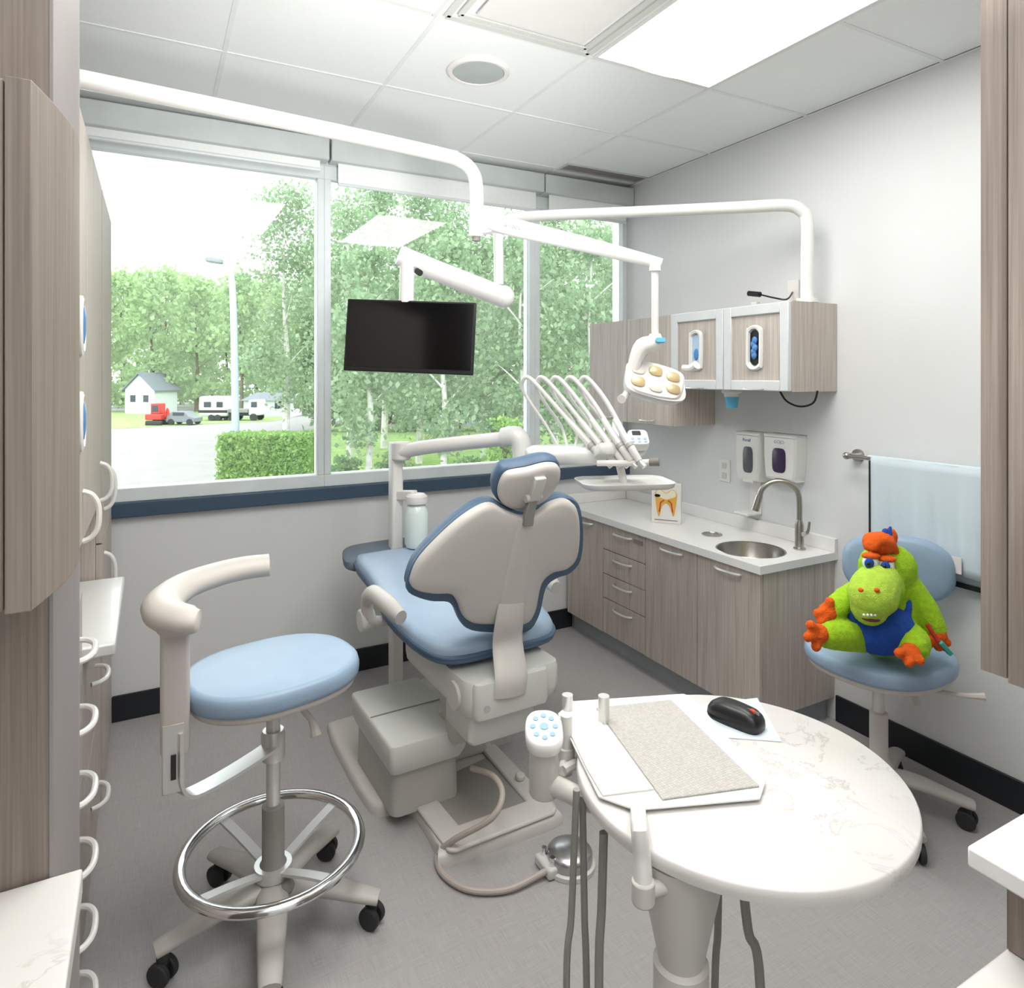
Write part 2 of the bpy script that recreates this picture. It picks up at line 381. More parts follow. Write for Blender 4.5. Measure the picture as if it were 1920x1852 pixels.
b = MB(); b.box((2.08, 3.21, ZC-.006), (2.66, 3.222, ZC-.001)).box((2.08, 3.325, ZC-.006), (2.66, 3.337, ZC-.001)).box((2.08, 3.222, ZC-.006), (2.09, 3.325, ZC-.001)).box((2.65, 3.222, ZC-.006), (2.66, 3.325, ZC-.001))
b.build('frame', CASS, t); b = MB()
for k in range(7): b.box((2.09, 3.226+.0145*k, ZC-.005), (2.65, 3.232+.0145*k, ZC-.001))
b.build('slat', GREYM, t)
# ================================================================= right wall cabinets
XF = 2.212
def open_box(b, lo, hi, th=.018, top=False):
    x0, y0, z0 = lo; x1, y1, z1 = hi
    b.box((x0, y0, z0), (x1, y0+th, z1)).box((x0, y1-th, z0), (x1, y1, z1)).box((x1-th, y0+th, z0), (x1, y1-th, z1)).box((x0, y0+th, z0), (x1-th, y1-th, z0+th))
    if top: b.box((x0, y0+th, z1-th), (x1-th, y1-th, z1))
    return b
ys = [1.961, 2.325, 2.694, 3.06, 3.425]
labs = ['greige wood base cabinet with one door under the round sink', 'greige wood base cabinet with one door left of the sink cabinet', 'greige wood base cabinet with four drawers', 'greige wood base cabinet with one door at the window end']
for i in range(4):
    y0, y1 = ys[i], ys[i+1]
    t = thing('base_cabinet', labs[i], 'cabinet', ((XF+XR)/2, (y0+y1)/2, 0), group='base cabinets along the right wall')
    open_box(MB(), (XF+.019, y0+.0005, .1), (XR-.002, y1-.0005, .715)).build('body', WOOD, t)
    MB().box((XF+.05, y0+(.03 if i == 0 else 0), 0), (XR-.02, y1, .1)).build('toe_kick', KICK, t)
    if i == 2:
        zz = [.105, .3, .435, .57, .712]
        for k in range(4):
            d = MB().box((XF, y0+.002, zz[k]+.002), (XF+.018, y1-.002, zz[k+1]-.002)).build('drawer', WOOD, t, bev=.0015)
            h = MB(); bow(h, (XF, (y0+y1)/2, zz[k+1]-.035), (0, 1, 0), (-1, 0, 0), .15, .028, .0065); h.build('handle', STEEL, d)
            if k == 3: MB().box((XF-.004, y0+.02, zz[4]-.05), (XF, y0+.09, zz[4]-.03)).build('lock_plate', GREYM, d)
    else:
        d = MB().box((XF, y0+.002, .105), (XF+.018, y1-.002, .712)).build('door', WOOD, t, bev=.0015)
        h = MB(); bow(h, (XF, y0+.17, .685), (0, 1, 0), (-1, 0, 0), .15, .028, .0065); h.build('handle', STEEL, d)
# worktop with sink hole
t = thing('worktop', 'white quartz worktop with round sink cutout on the base cabinets', 'countertop', (2.44, 2.69, .716))
b = MB(); sx, sy, hs, hr = 2.375, 2.16, .18, .152; z0, z1 = .716, .75
x0, x1, y0, y1 = XF-.017, XR-.001, 1.945, 3.43
b.box((x0, y0, z0), (x1, sy-hs, z1)).box((x0, sy+hs, z0), (x1, y1, z1)).box((sx+hs, sy-hs, z0), (x1, sy+hs, z1))
N = 32; vs = []; fs = []
for z in (z0, z1):
    for k in range(N):
        a = 2*PI*k/N; c, s_ = cos(a), sin(a); q = hs/max(abs(c), abs(s_)); vs += [(sx+hr*c, sy+hr*s_, z), (sx+q*c, sy+q*s_, z)]
for k in range(N):
    j = (k+1) % N; o = 2*N
    fs += [(2*k, 2*k+1, 2*j+1, 2*j), (o+2*k, o+2*j, o+2*j+1, o+2*k+1), (2*k, 2*j, o+2*j, o+2*k), (2*k+1, o+2*k+1, o+2*j+1, 2*j+1)]
b.add(vs, fs); b.build('slab', WHITEQ, t)
MB().box((XR-.022, 1.945, z1), (XR-.001, 3.43, .81)).build('backsplash', WHITEQ, t, bev=.002)
MB().box((XF+.01, 3.43, z1), (XR-.022, 3.45, .81)).build('backsplash', WHITEQ, t, bev=.002)
t = thing('sink', 'round stainless steel sink bowl set in white worktop', 'sink', (sx, sy, .64))
b = MB(); pr = [(.152, .7485), (.149, .7515), (.144, .748), (.135, .70), (.11, .655), (.03, .643), (.001, .642)]
vs = []; fs = []
for r, z in pr:
    for k in range(40): a = 2*PI*k/40; vs.append((sx+r*cos(a), sy+r*sin(a), z))
for i in range(len(pr)-1):
    for k in range(40): fs.append((i*40+k, i*40+(k+1) % 40, (i+1)*40+(k+1) % 40, (i+1)*40+k))
b.add(vs, fs); b.build('bowl', NICKEL, t)
MB().lathe([(.022, .643), (.022, .6465), (.001, .6465)], (sx, sy, 0), 20).build('drain', CHROME, t)
p = onZ(1335, 1002, .75); tag(MB().lathe([(.05, .7505), (.05, .754), (.042, .7545), (.04, .7512), (.001, .7508)], (p.x, p.y, 0), 24).build('waste_chute_ring', NICKEL), 'small steel ringed waste opening in worktop beside the sink', 'waste ring')
# faucet
fx, fy = 2.575, 2.06
t = thing('faucet', 'brushed nickel gooseneck faucet with side lever behind the sink', 'faucet', (fx, fy, .75))
MB().lathe([(.027, .7505), (.027, .756), (.02, .76), (.019, .86), (.013, .88), (.012, .885)], (fx, fy, 0)).build('body', NICKEL, t)
dx, dy = -.72, .69
pts = [(fx, fy, .875), (fx, fy, .96)] + [(fx+dx*(.085-.085*cos(a)), fy+dy*(.085-.085*cos(a)), .975+.078*sin(a)) for a in [PI*k/8 for k in range(1, 9)]]
MB().tube(pts, .0125, 14, 4).build('spout', NICKEL, t)
e = V(pts[-1]); MB().cyl(e+V((0, 0, .01)), e+V((dx*.02, dy*.02, -.06)), .0155, .018).build('spray_head', NICKEL, t)
MB().tube([(fx, fy-.015, .82), (fx+.005, fy-.03, .825), (fx+.008, fy-.04, .84), (fx+.01, fy-.045, .88)], [.012, .01, .006, .005], 10, 3).build('lever', NICKEL, t)
# tooth picture card
p = onZ(1250, 980, .75); Mc = FR(p, V((.62, -.78, 0)), V((.78, .62, 0)), up) @ T(0, 0, .0005)
t = thing('tooth_card', 'white display card with coloured tooth cross section picture on worktop', 'card', p)
MB().cb((0, 0, .105), (.155, .035, .21), Mc).build('card_block', PAPER, t, bev=.002)
Mf = Mc @ T(0, -.0185, .115) @ RX(90)
MB().prism(crc([(-.055, .05), (-.03, .065), (0, .045), (.03, .065), (.055, .05), (.056, .015), (.046, -.055), (.036, -.075), (.022, -.03), (0, -.008), (-.022, -.03), (-.036, -.08), (-.047, -.055), (-.056, .015)], 3), 0, .001, Mf).build('tooth_print', PM('tooth_yellow_print', 'dfae4a', .6), t)
MB().prism(crc([(-.05, .052), (-.03, .062), (0, .042), (.03, .062), (.05, .052), (.05, .03), (.03, .02), (0, .012), (-.03, .02), (-.05, .03)], 3), .001, .0014, Mf).build('crown_print', PM('cream_print', 'f0e6cc', .6), t)
for x in (-.035, .035): MB().sweep([Mf @ V((x*.3, .008, .0015)), Mf @ V((x*.8, -.005, .0015)), Mf @ V((x, -.055, .0015))], .0035, 6).build('nerve_print', RED, t)
MB().prism(sup(.016, .008, 2, 14), .0014, .002, Mf @ T(-.045, .03, 0)).build('decay_print', BLACK, t)
MB().prism([(-.06, -.1), (.06, -.1), (.06, -.096), (-.06, -.096)], 0, .001, Mf).build('caption_print', GREYM, t)
# ---- upper cabinets
XU = 2.372
SILV = PM('silver_white_frame', 'd3d6d8', .35, 0)
PGB = PM('pale_glove_box', 'b9d2ea', .6)
def upper(y0, y1, z0, z1, lb, framed):
    t = thing('wall_cabinet', lb, 'cabinet', ((XU+XR)/2, (y0+y1)/2, z0), group='wall cabinets on the right wall')
    open_box(MB(), (XU+.019, y0+.0005, z0), (XR-.001, y1-.0005, z1), top=True).build('body', WOOD, t)
    ym, zm = (y0+y1)/2, (z0+z1)/2
    if framed:
        f = MB(); w = .048; xa, xb = XU-.004, XU+.018
        f.box((xa, y0+.002, z0+.002), (xb, y0+w, z1-.002)).box((xa, y1-w, z0+.002), (xb, y1-.002, z1-.002)).box((xa, y0+w, z0+.002), (xb, y1-w, z0+w)).box((xa, y0+w, z1-w), (xb, y1-w, z1-.002))
        d = f.build('door_frame', SILV, t, bev=.004)
        MB().box((XU+.006, y0+w, z0+w), (XU+.014, y1-w, z1-w)).build('door_panel', WOOD, d)
        Mo = FR(V((XU+.004, ym, zm)), V((0, -1, 0)), up, V((-1, 0, 0)))
        ring = crc([(.032*cos(a), (.055 if sin(a) > 0 else -.055)+.032*sin(a)) for a in [2*PI*k/20+.01 for k in range(20)]], 2)
        n = len(ring); vs = []; fs = []
        for sc, z in ((1.42, 0), (1.42, .008), (1.25, .016), (.98, .013), (.88, 0)):
            for (x, y) in ring: vs.append((x*sc, (y+(sc-1)*.035*(1 if y > 0 else -1)), z))
        for i in range(4):
            for k in range(n): fs.append((i*n+k, i*n+(k+1) % n, (i+1)*n+(k+1) % n, (i+1)*n+k))
        r = MB(); r.add(vs, fs, Mo); gp = r.build('dispenser_ring', WHITE2, d)
        MB().loft([(x*.9, y*.9) for x, y in ring], [(1, .0), (1, .002)], Mo).build('glove_box_front', PGB if y0 > 2.2 else BLACK, gp)
        gl = MB()
        if y0 < 2.2:
            for k in range(5): gl.ell((R.uniform(-.008, .008), -.035+.017*k, .004), (.014, .018, .012), Mo, 10)
        else: gl.loft(sup(.014, .03, 2.4, 16), [(1, .002), (.8, .008)], Mo @ T(0, -.02, 0))
        gl.build('glove', GLOVE, gp)
        MB().tube([(XU-.004, ym-.05, z0+.012), (XU-.02, ym-.04, z0+.008), (XU-.02, ym+.04, z0+.008), (XU-.004, ym+.05, z0+.012)], .005, 8, 4).build('handle', STEEL, d)
    else:
        d = MB().box((XU, y0+.002, z0+.002), (XU+.018, y1-.002, z1-.002)).build('door', WOOD, t, bev=.0015)
        MB().tube([(XU, ym-.05, z0+.025), (XU-.022, ym-.04, z0+.022), (XU-.022, ym+.04, z0+.022), (XU, ym+.05, z0+.025)], .005, 8, 4).build('handle', STEEL, d)
    return t
upper(1.948, 2.318, 1.464, 1.852, 'silver framed wall cabinet with crumpled blue gloves in oval slot, nearest the wall pole', True)
upper(2.318, 2.683, 1.464, 1.852, 'silver framed wall cabinet with pale oval slot, beside the taller plain cabinets', True)
upper(2.683, 3.05, 1.267, 1.85, 'tall plain greige wall cabinet next to the silver framed ones', False)
upper(3.05, 3.42, 1.267, 1.85, 'tall plain greige wall cabinet nearest the window', False)
p = onX(1372, 742, 2.5); t = thing('cup_dispenser', 'white cup holder with blue cup under the silver framed cabinets', 'dispenser', (p.x, p.y, 1.38))
MB().lathe([(.05, 1.4645), (.05, 1.452), (.036, 1.445), (.036, 1.43)], (p.x, p.y, 0), 24).build('holder', WHITE, t)
MB().lathe([(.026, 1.375), (.034, 1.432), (.03, 1.435)], (p.x, p.y, 0), 24).build('cup', CYAN, t)
UZ = V((0, 0, .006))
tag(MB().tube([onX(1462, 735, 2.5)+UZ, onX(1475, 752, 2.5), onX(1500, 762, 2.5), onX(1525, 755, 2.5), onX(1533, 735, 2.5)+UZ], .0045, 8, 5).build('power_cable', BLACK), 'black cable looping below the silver framed cabinet', 'cable')
t = thing('small_camera', 'small black camera on a bracket above the silver framed cabinets', 'camera', onX(1412, 556, 2.6))
MB().cyl(onX(1404, 550, 2.56), onX(1425, 552, 2.56), .013).build('camera_body', BLACK, t)
MB().tube([onX(1425, 552, 2.56), onX(1450, 558, 2.56), onX(1475, 561, 2.58), onX(1486, 548, 2.67)], .004, 8, 5).build('cord', BLACK, t)
p = onX(1411, 550, 2.56); MB().cb((p.x+.02, p.y, 1.856+.017), (.03, .03, .034)).build('bracket', WHITE, t, bev=.003)
p = onX(1490, 545, XR); tag(MB().cb((XR-.007, p.y, p.z), (.0135, .06, .1)).build('wall_plate', WHITE, bev=.003), 'white cable plate on the wall beside the pole above the cabinets', 'wall plate')
p = onX(1360, 882, XR)
t = thing('power_outlet', 'white double power outlet on wall left of the soap dispensers', 'outlet', (XR, p.y, p.z-.06))
MB().cb((XR-.004, p.y, p.z), (.007, .075, .118)).build('cover_plate', WHITE2, t, bev=.003)
for s_ in (-1, 1): MB().cb((XR-.009, p.y, p.z+s_*.026), (.004, .034, .03)).build('socket', BEIGE, t, bev=.003)
def dispenser(u0, u1, v0, v1, lb, winmat, st, ink, winx):
    a, c = onX(u0, v0, XR-.06), onX(u1, v1, XR-.06); y = (a.y+c.y)/2; w = abs(a.y-c.y); zt, zb = a.z, c.z; h = zt-zb
    t = thing('soap_dispenser', lb, 'dispenser', (XR-.05, y, zb), group='wall soap dispensers')
    Mo = FR(V((XR-.001, y, (zt+zb)/2)), V((0, -1, 0)), up, V((-1, 0, 0)))
    MB().loft(crc([(-w*.47, h*.48), (-w*.42, h*.5), (w*.42, h*.5), (w*.47, h*.48), (w*.48, h*.2), (w*.46, -h*.2), (w*.42, -h*.47), (w*.36, -h*.5), (-w*.36, -h*.5), (-w*.42, -h*.47), (-w*.46, -h*.2), (-w*.48, h*.2)], 4), [(1, 0), (1, .05), (.97, .064), (.87, .072)], Mo).build('body', WHITE2, t)
    MB().loft(sup(w*.19, h*.27, 4, 28), [(1, .0715), (1, .0745), (.9, .076)], Mo @ T(winx, -h*.06, 0)).build('window', winmat, t)
    MB().cb((0, -h*.47, .045), (w*.4, h*.14, .045), Mo).build('nozzle', WHITE, t, bev=.004)
    text(st, .022, Mo @ T(0, h*.34, .0725), ink, t)
dispenser(1380, 1428, 808, 905, 'white hand sanitiser dispenser on the wall, left one with smoky window', SMOKE, 'Purell', INK, .008)
dispenser(1432, 1498, 812, 906, 'white soap dispenser on the wall, right one with purple window', PURPLE, 'GOJO', INKG, .0)
p = onX(1405, 957, XR-.05)
t = thing('drip_tray', 'white drip tray bracket mounted below the sanitiser dispenser', 'tray', (XR-.05, p.y, p.z))
MB().cb((XR-.004, p.y, p.z+.06), (.007, .07, .17)).build('back_plate', WHITE, t, bev=.002)
MB().cb((XR-.06, p.y, p.z-.01), (.105, .085, .012)).build('tray_dish', WHITE, t, bev=.004)
# ---- towel bar + apron
t = thing('towel_bar', 'brushed nickel towel bar on the right wall', 'towel bar', (XR-.04, 1.5, 1.16))
zb = 1.19; MB().cyl((XR-.06, 1.86, zb), (XR-.06, .95, zb), .009).build('bar', NICKEL, t)
for y in (1.845, .97):
    MB().cyl((XR-.001, y, zb), (XR-.012, y, zb), .027).cyl((XR-.012, y, zb), (XR-.06, y, zb), .012).build('bracket', NICKEL, t)
    MB().ell((XR-.06, y+(.015 if y > 1.5 else -.015), zb), (.016, .016, .016)).build('end_cap', NICKEL, t)
t = thing('apron', 'pale blue sheet with black edging folded over the towel bar', 'apron', (XR-.06, 1.45, .72))
def sheet(xo, z0, y0, y1, amp=.003):
    n = 60; rows = 12; vs = []; fs = []
    for j in range(rows+1):
        q = j/rows; z = zb+.010+(z0-zb-.010)*q
        for k in range(n+1):
            y = y0+(y1-y0)*k/n; vs.append((xo+amp*min(1, .15+q)*(sin(k*.42)+.6*sin(k*.83+1+q)+.4*sin(k*1.7+2*q)), y, z+.004*q*sin(k*.25)))
    for j in range(rows):
        for k in range(n): fs.append((j*(n+1)+k, j*(n+1)+k+1, (j+1)*(n+1)+k+1, (j+1)*(n+1)+k))
    return MB().add(vs, fs)
o = sheet(XR-.078, .80, 1.06, 1.74, .0045).build('sheet_front', APRON, t, norm=False, ang=80); m = o.modifiers.new('s', 'SOLIDIFY'); m.thickness = .003
o = sheet(XR-.047, .765, 1.06, 1.755, .001).build('sheet_back', APRON, t, norm=False, ang=80); m = o.modifiers.new('s', 'SOLIDIFY'); m.thickness = .003
n = 8; vs = []; fs = []
for k in range(n+1): a = PI*k/n; vs += [(XR-.0625+.0155*cos(a), 1.06, zb+.009+.006*sin(a)), (XR-.0625+.0155*cos(a), 1.755, zb+.009+.006*sin(a))]
for k in range(n): fs.append((2*k, 2*k+1, 2*k+3, 2*k+2))
MB().add(vs, fs).build('fold', APRON, t)
MB().box((XR-.052, 1.745, .76), (XR-.042, 1.765, zb+.008)).build('edging', BLACK, t); MB().box((XR-.052, 1.06, .75), (XR-.042, 1.765, .768)).build('edging', BLACK, t)
MB().box((XR-.092, 1.38, .81), (XR-.0885, 1.44, .87)).build('care_label', PAPER, t)
# ================================================================= left bank of cabinets
XLf = -.16
def leftunit(name, lb, y0, y1, z0, z1, drawers, bowd=.0):
    t = thing(name, lb, 'cabinet', ((XL+XLf)/2, (y0+y1)/2, z0), group='cabinets along the left wall')
    MB().box((XL+.002, y0, z0), (XLf-.02, y1, z1)).build('body', WOODP, t)
    for k in range(len(drawers)-1):
        za, zc = drawers[k]+.003, drawers[k+1]-.003
        out = [(XLf-.019, y0+.002)] + [(XLf-.005+bowd*sin(PI*j/8), y0+.002+(y1-y0-.004)*j/8) for j in range(9)] + [(XLf-.019, y1-.002)]
        d = MB().prism(out, za, zc).build('drawer', WOODP, t)
        h = MB(); bow(h, (XLf-.003+bowd, (y0+y1)/2, (za+zc)/2+.02), (0, 1, 0), (1, 0, 0), .15, .038, .007); h.build('handle', WHITE2, d)
    return t
dz = [.02+.158*k for k in range(7)]
leftunit('drawer_cabinet', 'left wall drawer cabinet with six bow handled drawers', 1.52, 2.1, 0, .97, dz, bowd=.006)
leftunit('base_cabinet', 'left wall base cabinet carrying the white shelf', 2.1, 2.8, 0, .775, [.02, .4, .77])
tag(MB().box((XL+.01, 2.105, .778), (-.09, 2.79, .812)).build('work_shelf', WHITE2, bev=.006), 'white worktop shelf projecting from the left cabinets', 'shelf')
t = thing('tall_cabinet', 'tall pale wood cabinet against the window wall at left', 'cabinet', (-.5, 3.1, 0))
MB().box((XL+.002, 2.802, 0), (XLf-.02, 3.405, 2.21)).build('body', WOODP, t)
for k, (za, zc) in enumerate(((.02, .93), (.936, 2.2))):
    d = MB().box((XLf-.019, 2.805, za), (XLf, 3.4, zc)).build('door', WOODP, t)
    h = MB(); bow(h, (XLf, 2.9, 1.12 if k else .8), (0, 0, 1), (1, 0, 0), .16, .035, .007); h.build('handle', WHITE2, d)
t = thing('wall_cabinet', 'left wall upper cabinet with glove slots above the white shelf', 'cabinet', (-.5, 2.1, 1.1), group='cabinets along the left wall')
MB().box((XL+.002, 1.52, 1.1), (XLf-.02, 2.798, 2.21)).build('body', WOODP, t)
for ya, yc in ((1.525, 2.155), (2.16, 2.795)):
    d = MB().box((XLf-.019, ya, 1.105), (XLf-.001, yc, 2.205)).build('door', WOODP, t)
    h = MB(); bow(h, (XLf-.001, yc-.1, 1.17), (0, 0, 1), (1, 0, 0), .13, .035, .007); h.build('handle', WHITE2, d)
    if ya < 2:
        for zc in (1.66, 1.42):
            Mo = FR(V((XLf-.001, 1.99, zc)), V((0, 1, 0)), up, V((1, 0, 0)))
            g = MB().loft(sup(.05, .075, 2.4, 28), [(1, -.004), (1, .006), (.85, .01), (.8, .006)], Mo).build('dispenser_ring', WHITE2, d)
            MB().loft(sup(.03, .05, 2.4, 28), [(1, .005), (.9, .009), (.5, .012)], Mo).build('glove', GLOVE, g)
# near-left end panel, aluminium edge, upper cabinet and counter
t = thing('end_panel', 'floor to ceiling wood end panel with pale grey edge strip at left', 'panel', (-.48, 1.05, 0))
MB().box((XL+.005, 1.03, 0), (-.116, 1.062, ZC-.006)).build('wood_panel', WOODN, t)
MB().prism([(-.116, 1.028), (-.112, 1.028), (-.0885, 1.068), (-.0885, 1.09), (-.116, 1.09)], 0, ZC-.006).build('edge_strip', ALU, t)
t = thing('wall_cabinet', 'shade-toned greige bow fronted wall cabinet nearest the viewer at left', 'cabinet', (-.4, .88, 1.32))
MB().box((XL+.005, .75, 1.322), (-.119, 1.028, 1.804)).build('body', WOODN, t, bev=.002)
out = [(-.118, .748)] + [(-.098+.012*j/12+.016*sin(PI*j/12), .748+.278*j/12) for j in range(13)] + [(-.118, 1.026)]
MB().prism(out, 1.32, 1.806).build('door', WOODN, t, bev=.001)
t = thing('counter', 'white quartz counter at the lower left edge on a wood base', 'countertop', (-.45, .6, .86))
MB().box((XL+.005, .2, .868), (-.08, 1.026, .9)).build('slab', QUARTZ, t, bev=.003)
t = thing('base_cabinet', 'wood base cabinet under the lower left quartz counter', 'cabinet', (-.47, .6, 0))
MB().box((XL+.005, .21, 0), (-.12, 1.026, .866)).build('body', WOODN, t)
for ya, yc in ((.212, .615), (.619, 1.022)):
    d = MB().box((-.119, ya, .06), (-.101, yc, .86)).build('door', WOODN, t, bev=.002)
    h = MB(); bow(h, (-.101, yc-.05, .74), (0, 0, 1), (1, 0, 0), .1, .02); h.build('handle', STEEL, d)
# near-right units
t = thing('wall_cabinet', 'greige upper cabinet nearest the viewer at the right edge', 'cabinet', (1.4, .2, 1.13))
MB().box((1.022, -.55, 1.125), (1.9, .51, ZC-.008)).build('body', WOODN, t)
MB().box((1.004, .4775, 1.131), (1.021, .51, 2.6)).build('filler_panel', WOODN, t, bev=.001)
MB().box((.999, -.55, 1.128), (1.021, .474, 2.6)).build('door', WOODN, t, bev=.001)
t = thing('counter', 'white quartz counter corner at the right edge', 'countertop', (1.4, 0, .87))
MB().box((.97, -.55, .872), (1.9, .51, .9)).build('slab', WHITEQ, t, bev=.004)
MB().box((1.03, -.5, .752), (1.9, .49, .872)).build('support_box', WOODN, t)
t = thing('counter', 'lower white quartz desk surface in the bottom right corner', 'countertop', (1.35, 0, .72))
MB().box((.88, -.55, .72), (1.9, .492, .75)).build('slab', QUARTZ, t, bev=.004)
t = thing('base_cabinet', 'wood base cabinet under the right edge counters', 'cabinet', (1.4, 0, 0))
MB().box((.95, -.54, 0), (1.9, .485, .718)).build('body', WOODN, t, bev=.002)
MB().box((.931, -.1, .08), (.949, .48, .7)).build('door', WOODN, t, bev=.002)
# ================================================================= dental chair
t = thing('dental_chair', 'blue and grey dental treatment chair with articulated headrest', 'dental chair', (1.06, 2.05, 0), 2, local=True)
CHM = RM[t.name]; CHI = CHM.inverted()
out = [(-.25,-.1),(.13,-.12),(.17,-.09),(.18,0),(.16,.36),(.22,.42),(.3,.46),(.32,.85),(.27,.9),(-.3,.9),(-.37,.85),(-.385,.6),(-.385,.32),(-.36,.24),(-.27,.2),(-.255,.1),(-.265,-.06)]
MB().loft(crc(out, 3), [(1, 0), (1, .028), (.985, .038), (.96, .043)]).build('base_plate', BEIGE, t, ang=60)
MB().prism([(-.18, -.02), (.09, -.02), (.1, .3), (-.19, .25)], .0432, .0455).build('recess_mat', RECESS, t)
MB().prism([(-.252, -.1), (-.23, -.113), (.135, -.116), (.158, -.1), (.168, .36), (.1, .36), (.085, -.015), (-.17, -.01), (-.185, .3), (-.262, .3)], .04, .055).build('base_rim', BEIGE, t, bev=.008, seg=3)
MB().cyl((.13, .1, .055), (.13, .1, .075), .018).build('base_knob', PALEG, t, bev=.005)
MB().sweep([(-.045, .46, .1), (-.045, .06, .37)], .12, 4, ref=(1, 0, 0), flat=(1.1, .62)).build('lift_arm', MIDG, t, bev=.012)
MB().cyl((-.16, .07, .33), (.07, .07, .33), .05).build('lift_pivot', MIDG, t)
MB().box((-.19, .33, .042), (.12, .75, .2)).build('lift_housing', BEIGE, t, bev=.02, seg=3)
MB().loft(rrect(.28, .46, .02, 4, -.225, .33), [(.92, .2), (1, .235), (1, .29), (.985, .301), (.95, .305)]).build('pump_cover', PALEG, t, ang=45)
MB().loft(rrect(.25, .41, .03, 4, -.22, .345), [(1, .042), (.98, .2)]).build('pump_body', MIDG, t)
MB().box((-.36, .325, .3055), (-.09, .331, .307)).build('cover_seam', GREYM, t)
MB().loft(rrect(.25, .2, .02, 4, -.04, .02), [(.92, .335), (1, .35), (1, .45)]).build('lower_block', PALEG, t)
prof = [(.9, .43), (.98, .45), (1, .48), (1, .54), (.98, .556)]
MB().loft(rrect(.36, .56, .035, 5, -.01, .17), prof).build('carriage', PALEG, t, ang=50)
MB().cyl((-.2, -.02, .49), (.18, -.02, .49), .045, n=24).build('pivot_barrel', BEIGE, t)
MB().cyl((-.13, -.131, .475), (-.13, -.118, .475), .012).build('indicator', CHROME, t)
# seat
SH = M4.Identity(4); SH[2][1] = .1
so = crc([(-.19, 0), (0, -.01), (.19, 0), (.26, .1), (.285, .35), (.25, .65), (.235, .92), (.15, .96), (-.15, .96), (-.235, .92), (-.25, .65), (-.285, .35), (-.26, .1)], 4)
MB().loft(so, [(.93, .572), (1, .58), (1.01, .592), (1.0, .6)], SH).build('seat_edge', BLUED, t, ang=60)
MB().loft(so, [(.99, .6), (.99, .622), (.97, .636), (.9, .645), (.6, .648)], SH).build('seat_cushion', BLUEL, t, ang=60)
MB().loft(so, [(1.012, .597), (1.018, .602), (1.012, .607)], SH).build('piping', BLUED, t, ang=60)
MB().loft(rrect(.36, .75, .06, 5, 0, .45), [(.8, .5), (1, .567)], SH).build('seat_pan', BEIGE, t)
MB().loft(crc([(-.24, .94), (0, .95), (.24, .94), (.25, 1.06), (.2, 1.14), (0, 1.16), (-.2, 1.14), (-.25, 1.06)], 3), [(.95, .56), (1, .57), (1, .6), (.95, .61)], SH).build('toe_board', GREYB, t, ang=50)
# backrest
aR = rad(20); hinge = CHM @ V((0, .0, .58)); xa = V((cos(rad(2)), sin(rad(2)), 0)); yb = V((-xa.y, xa.x, 0))
upv = -yb*sin(aR)+up*cos(aR); nb = -yb*cos(aR)-up*sin(aR)
MPw = FR(hinge, xa, upv, nb); MPi = MPw.inverted(); MP = CHI @ MPw
def outline(pix, p0, n_, Mi):
    o = []
    for u_, v_ in pix: q = Mi @ onP(u_, v_, p0, n_); o.append((q.x, q.y))
    return crc(o, 4)
pix = [(925,1174),(890,1172),(872,1160),(862,1136),(846,1117),(812,1116),(778,1108),(776,1088),(795,1050),(850,994),(893,962),(925,950),(955,964),(985,974),(1012,966),(1035,950),(1065,942),(1086,958),(1091,1000),(1086,1046),(1068,1068),(1040,1076),(1018,1098),(1006,1150),(985,1174)]
bo = outline(pix, hinge+nb*.03, nb, MPi)
MB().loft(bo, [(1.0, 0), (1.0, .014), (.985, .024), (.93, .03), (.7, .033), (.4, .034)], MP).build('back_shell', BEIGE, t, ang=60)
pixc = [(928,1188),(884,1184),(864,1168),(852,1142),(838,1130),(804,1128),(768,1114),(767,1088),(787,1046),(844,988),(889,954),(925,942),(955,955),(985,964),(1012,957),(1035,941),(1066,933),(1089,950),(1096,1000),(1091,1050),(1072,1075),(1046,1085),(1025,1104),(1012,1156),(988,1187)]
co_ = outline(pixc, hinge, nb, MPi)
MB().loft(co_, [(.985, -.002), (1.0, -.01), (1.0, -.02), (.985, -.026)], MP).build('back_edge', BLUED, t, ang=60)
MB().loft(co_, [(.98, -.026), (.98, -.05), (.93, -.068), (.8, -.076), (.5, -.08)], MP).build('back_cushion', BLUED, t, ang=60)
def pl(u_, v_, off): return CHI @ onP(u_, v_, hinge+nb*off, nb)
cpts = [(-.045, -.128, .5), (-.04, -.13, .56), pl(952, 1205, .05), pl(955, 1165, .046), pl(960, 1130, .034)]
MB().tube(cpts, [.062, .06, .057, .055, .05], 12, 4, flat=(1, .25), ref=(1, 0, 0)).build('back_bracket', BEIGE, t, ang=60)
MB().tube([pl(958, 1160, .03), pl(966, 1100, .031), pl(977, 1030, .031), pl(986, 972, .028)], [.056, .05, .04, .03], 12, 4, flat=(1, .26), ref=(1, 0, 0)).build('spine_ridge', BEIGE, t, ang=60)
MB().loft(rrect(.28, .12, .02, 4, -.03, -.07), [(.96, .44), (1, .455), (1, .54), (.96, .552)]).build('bracket_housing', PALEG, t, ang=45)
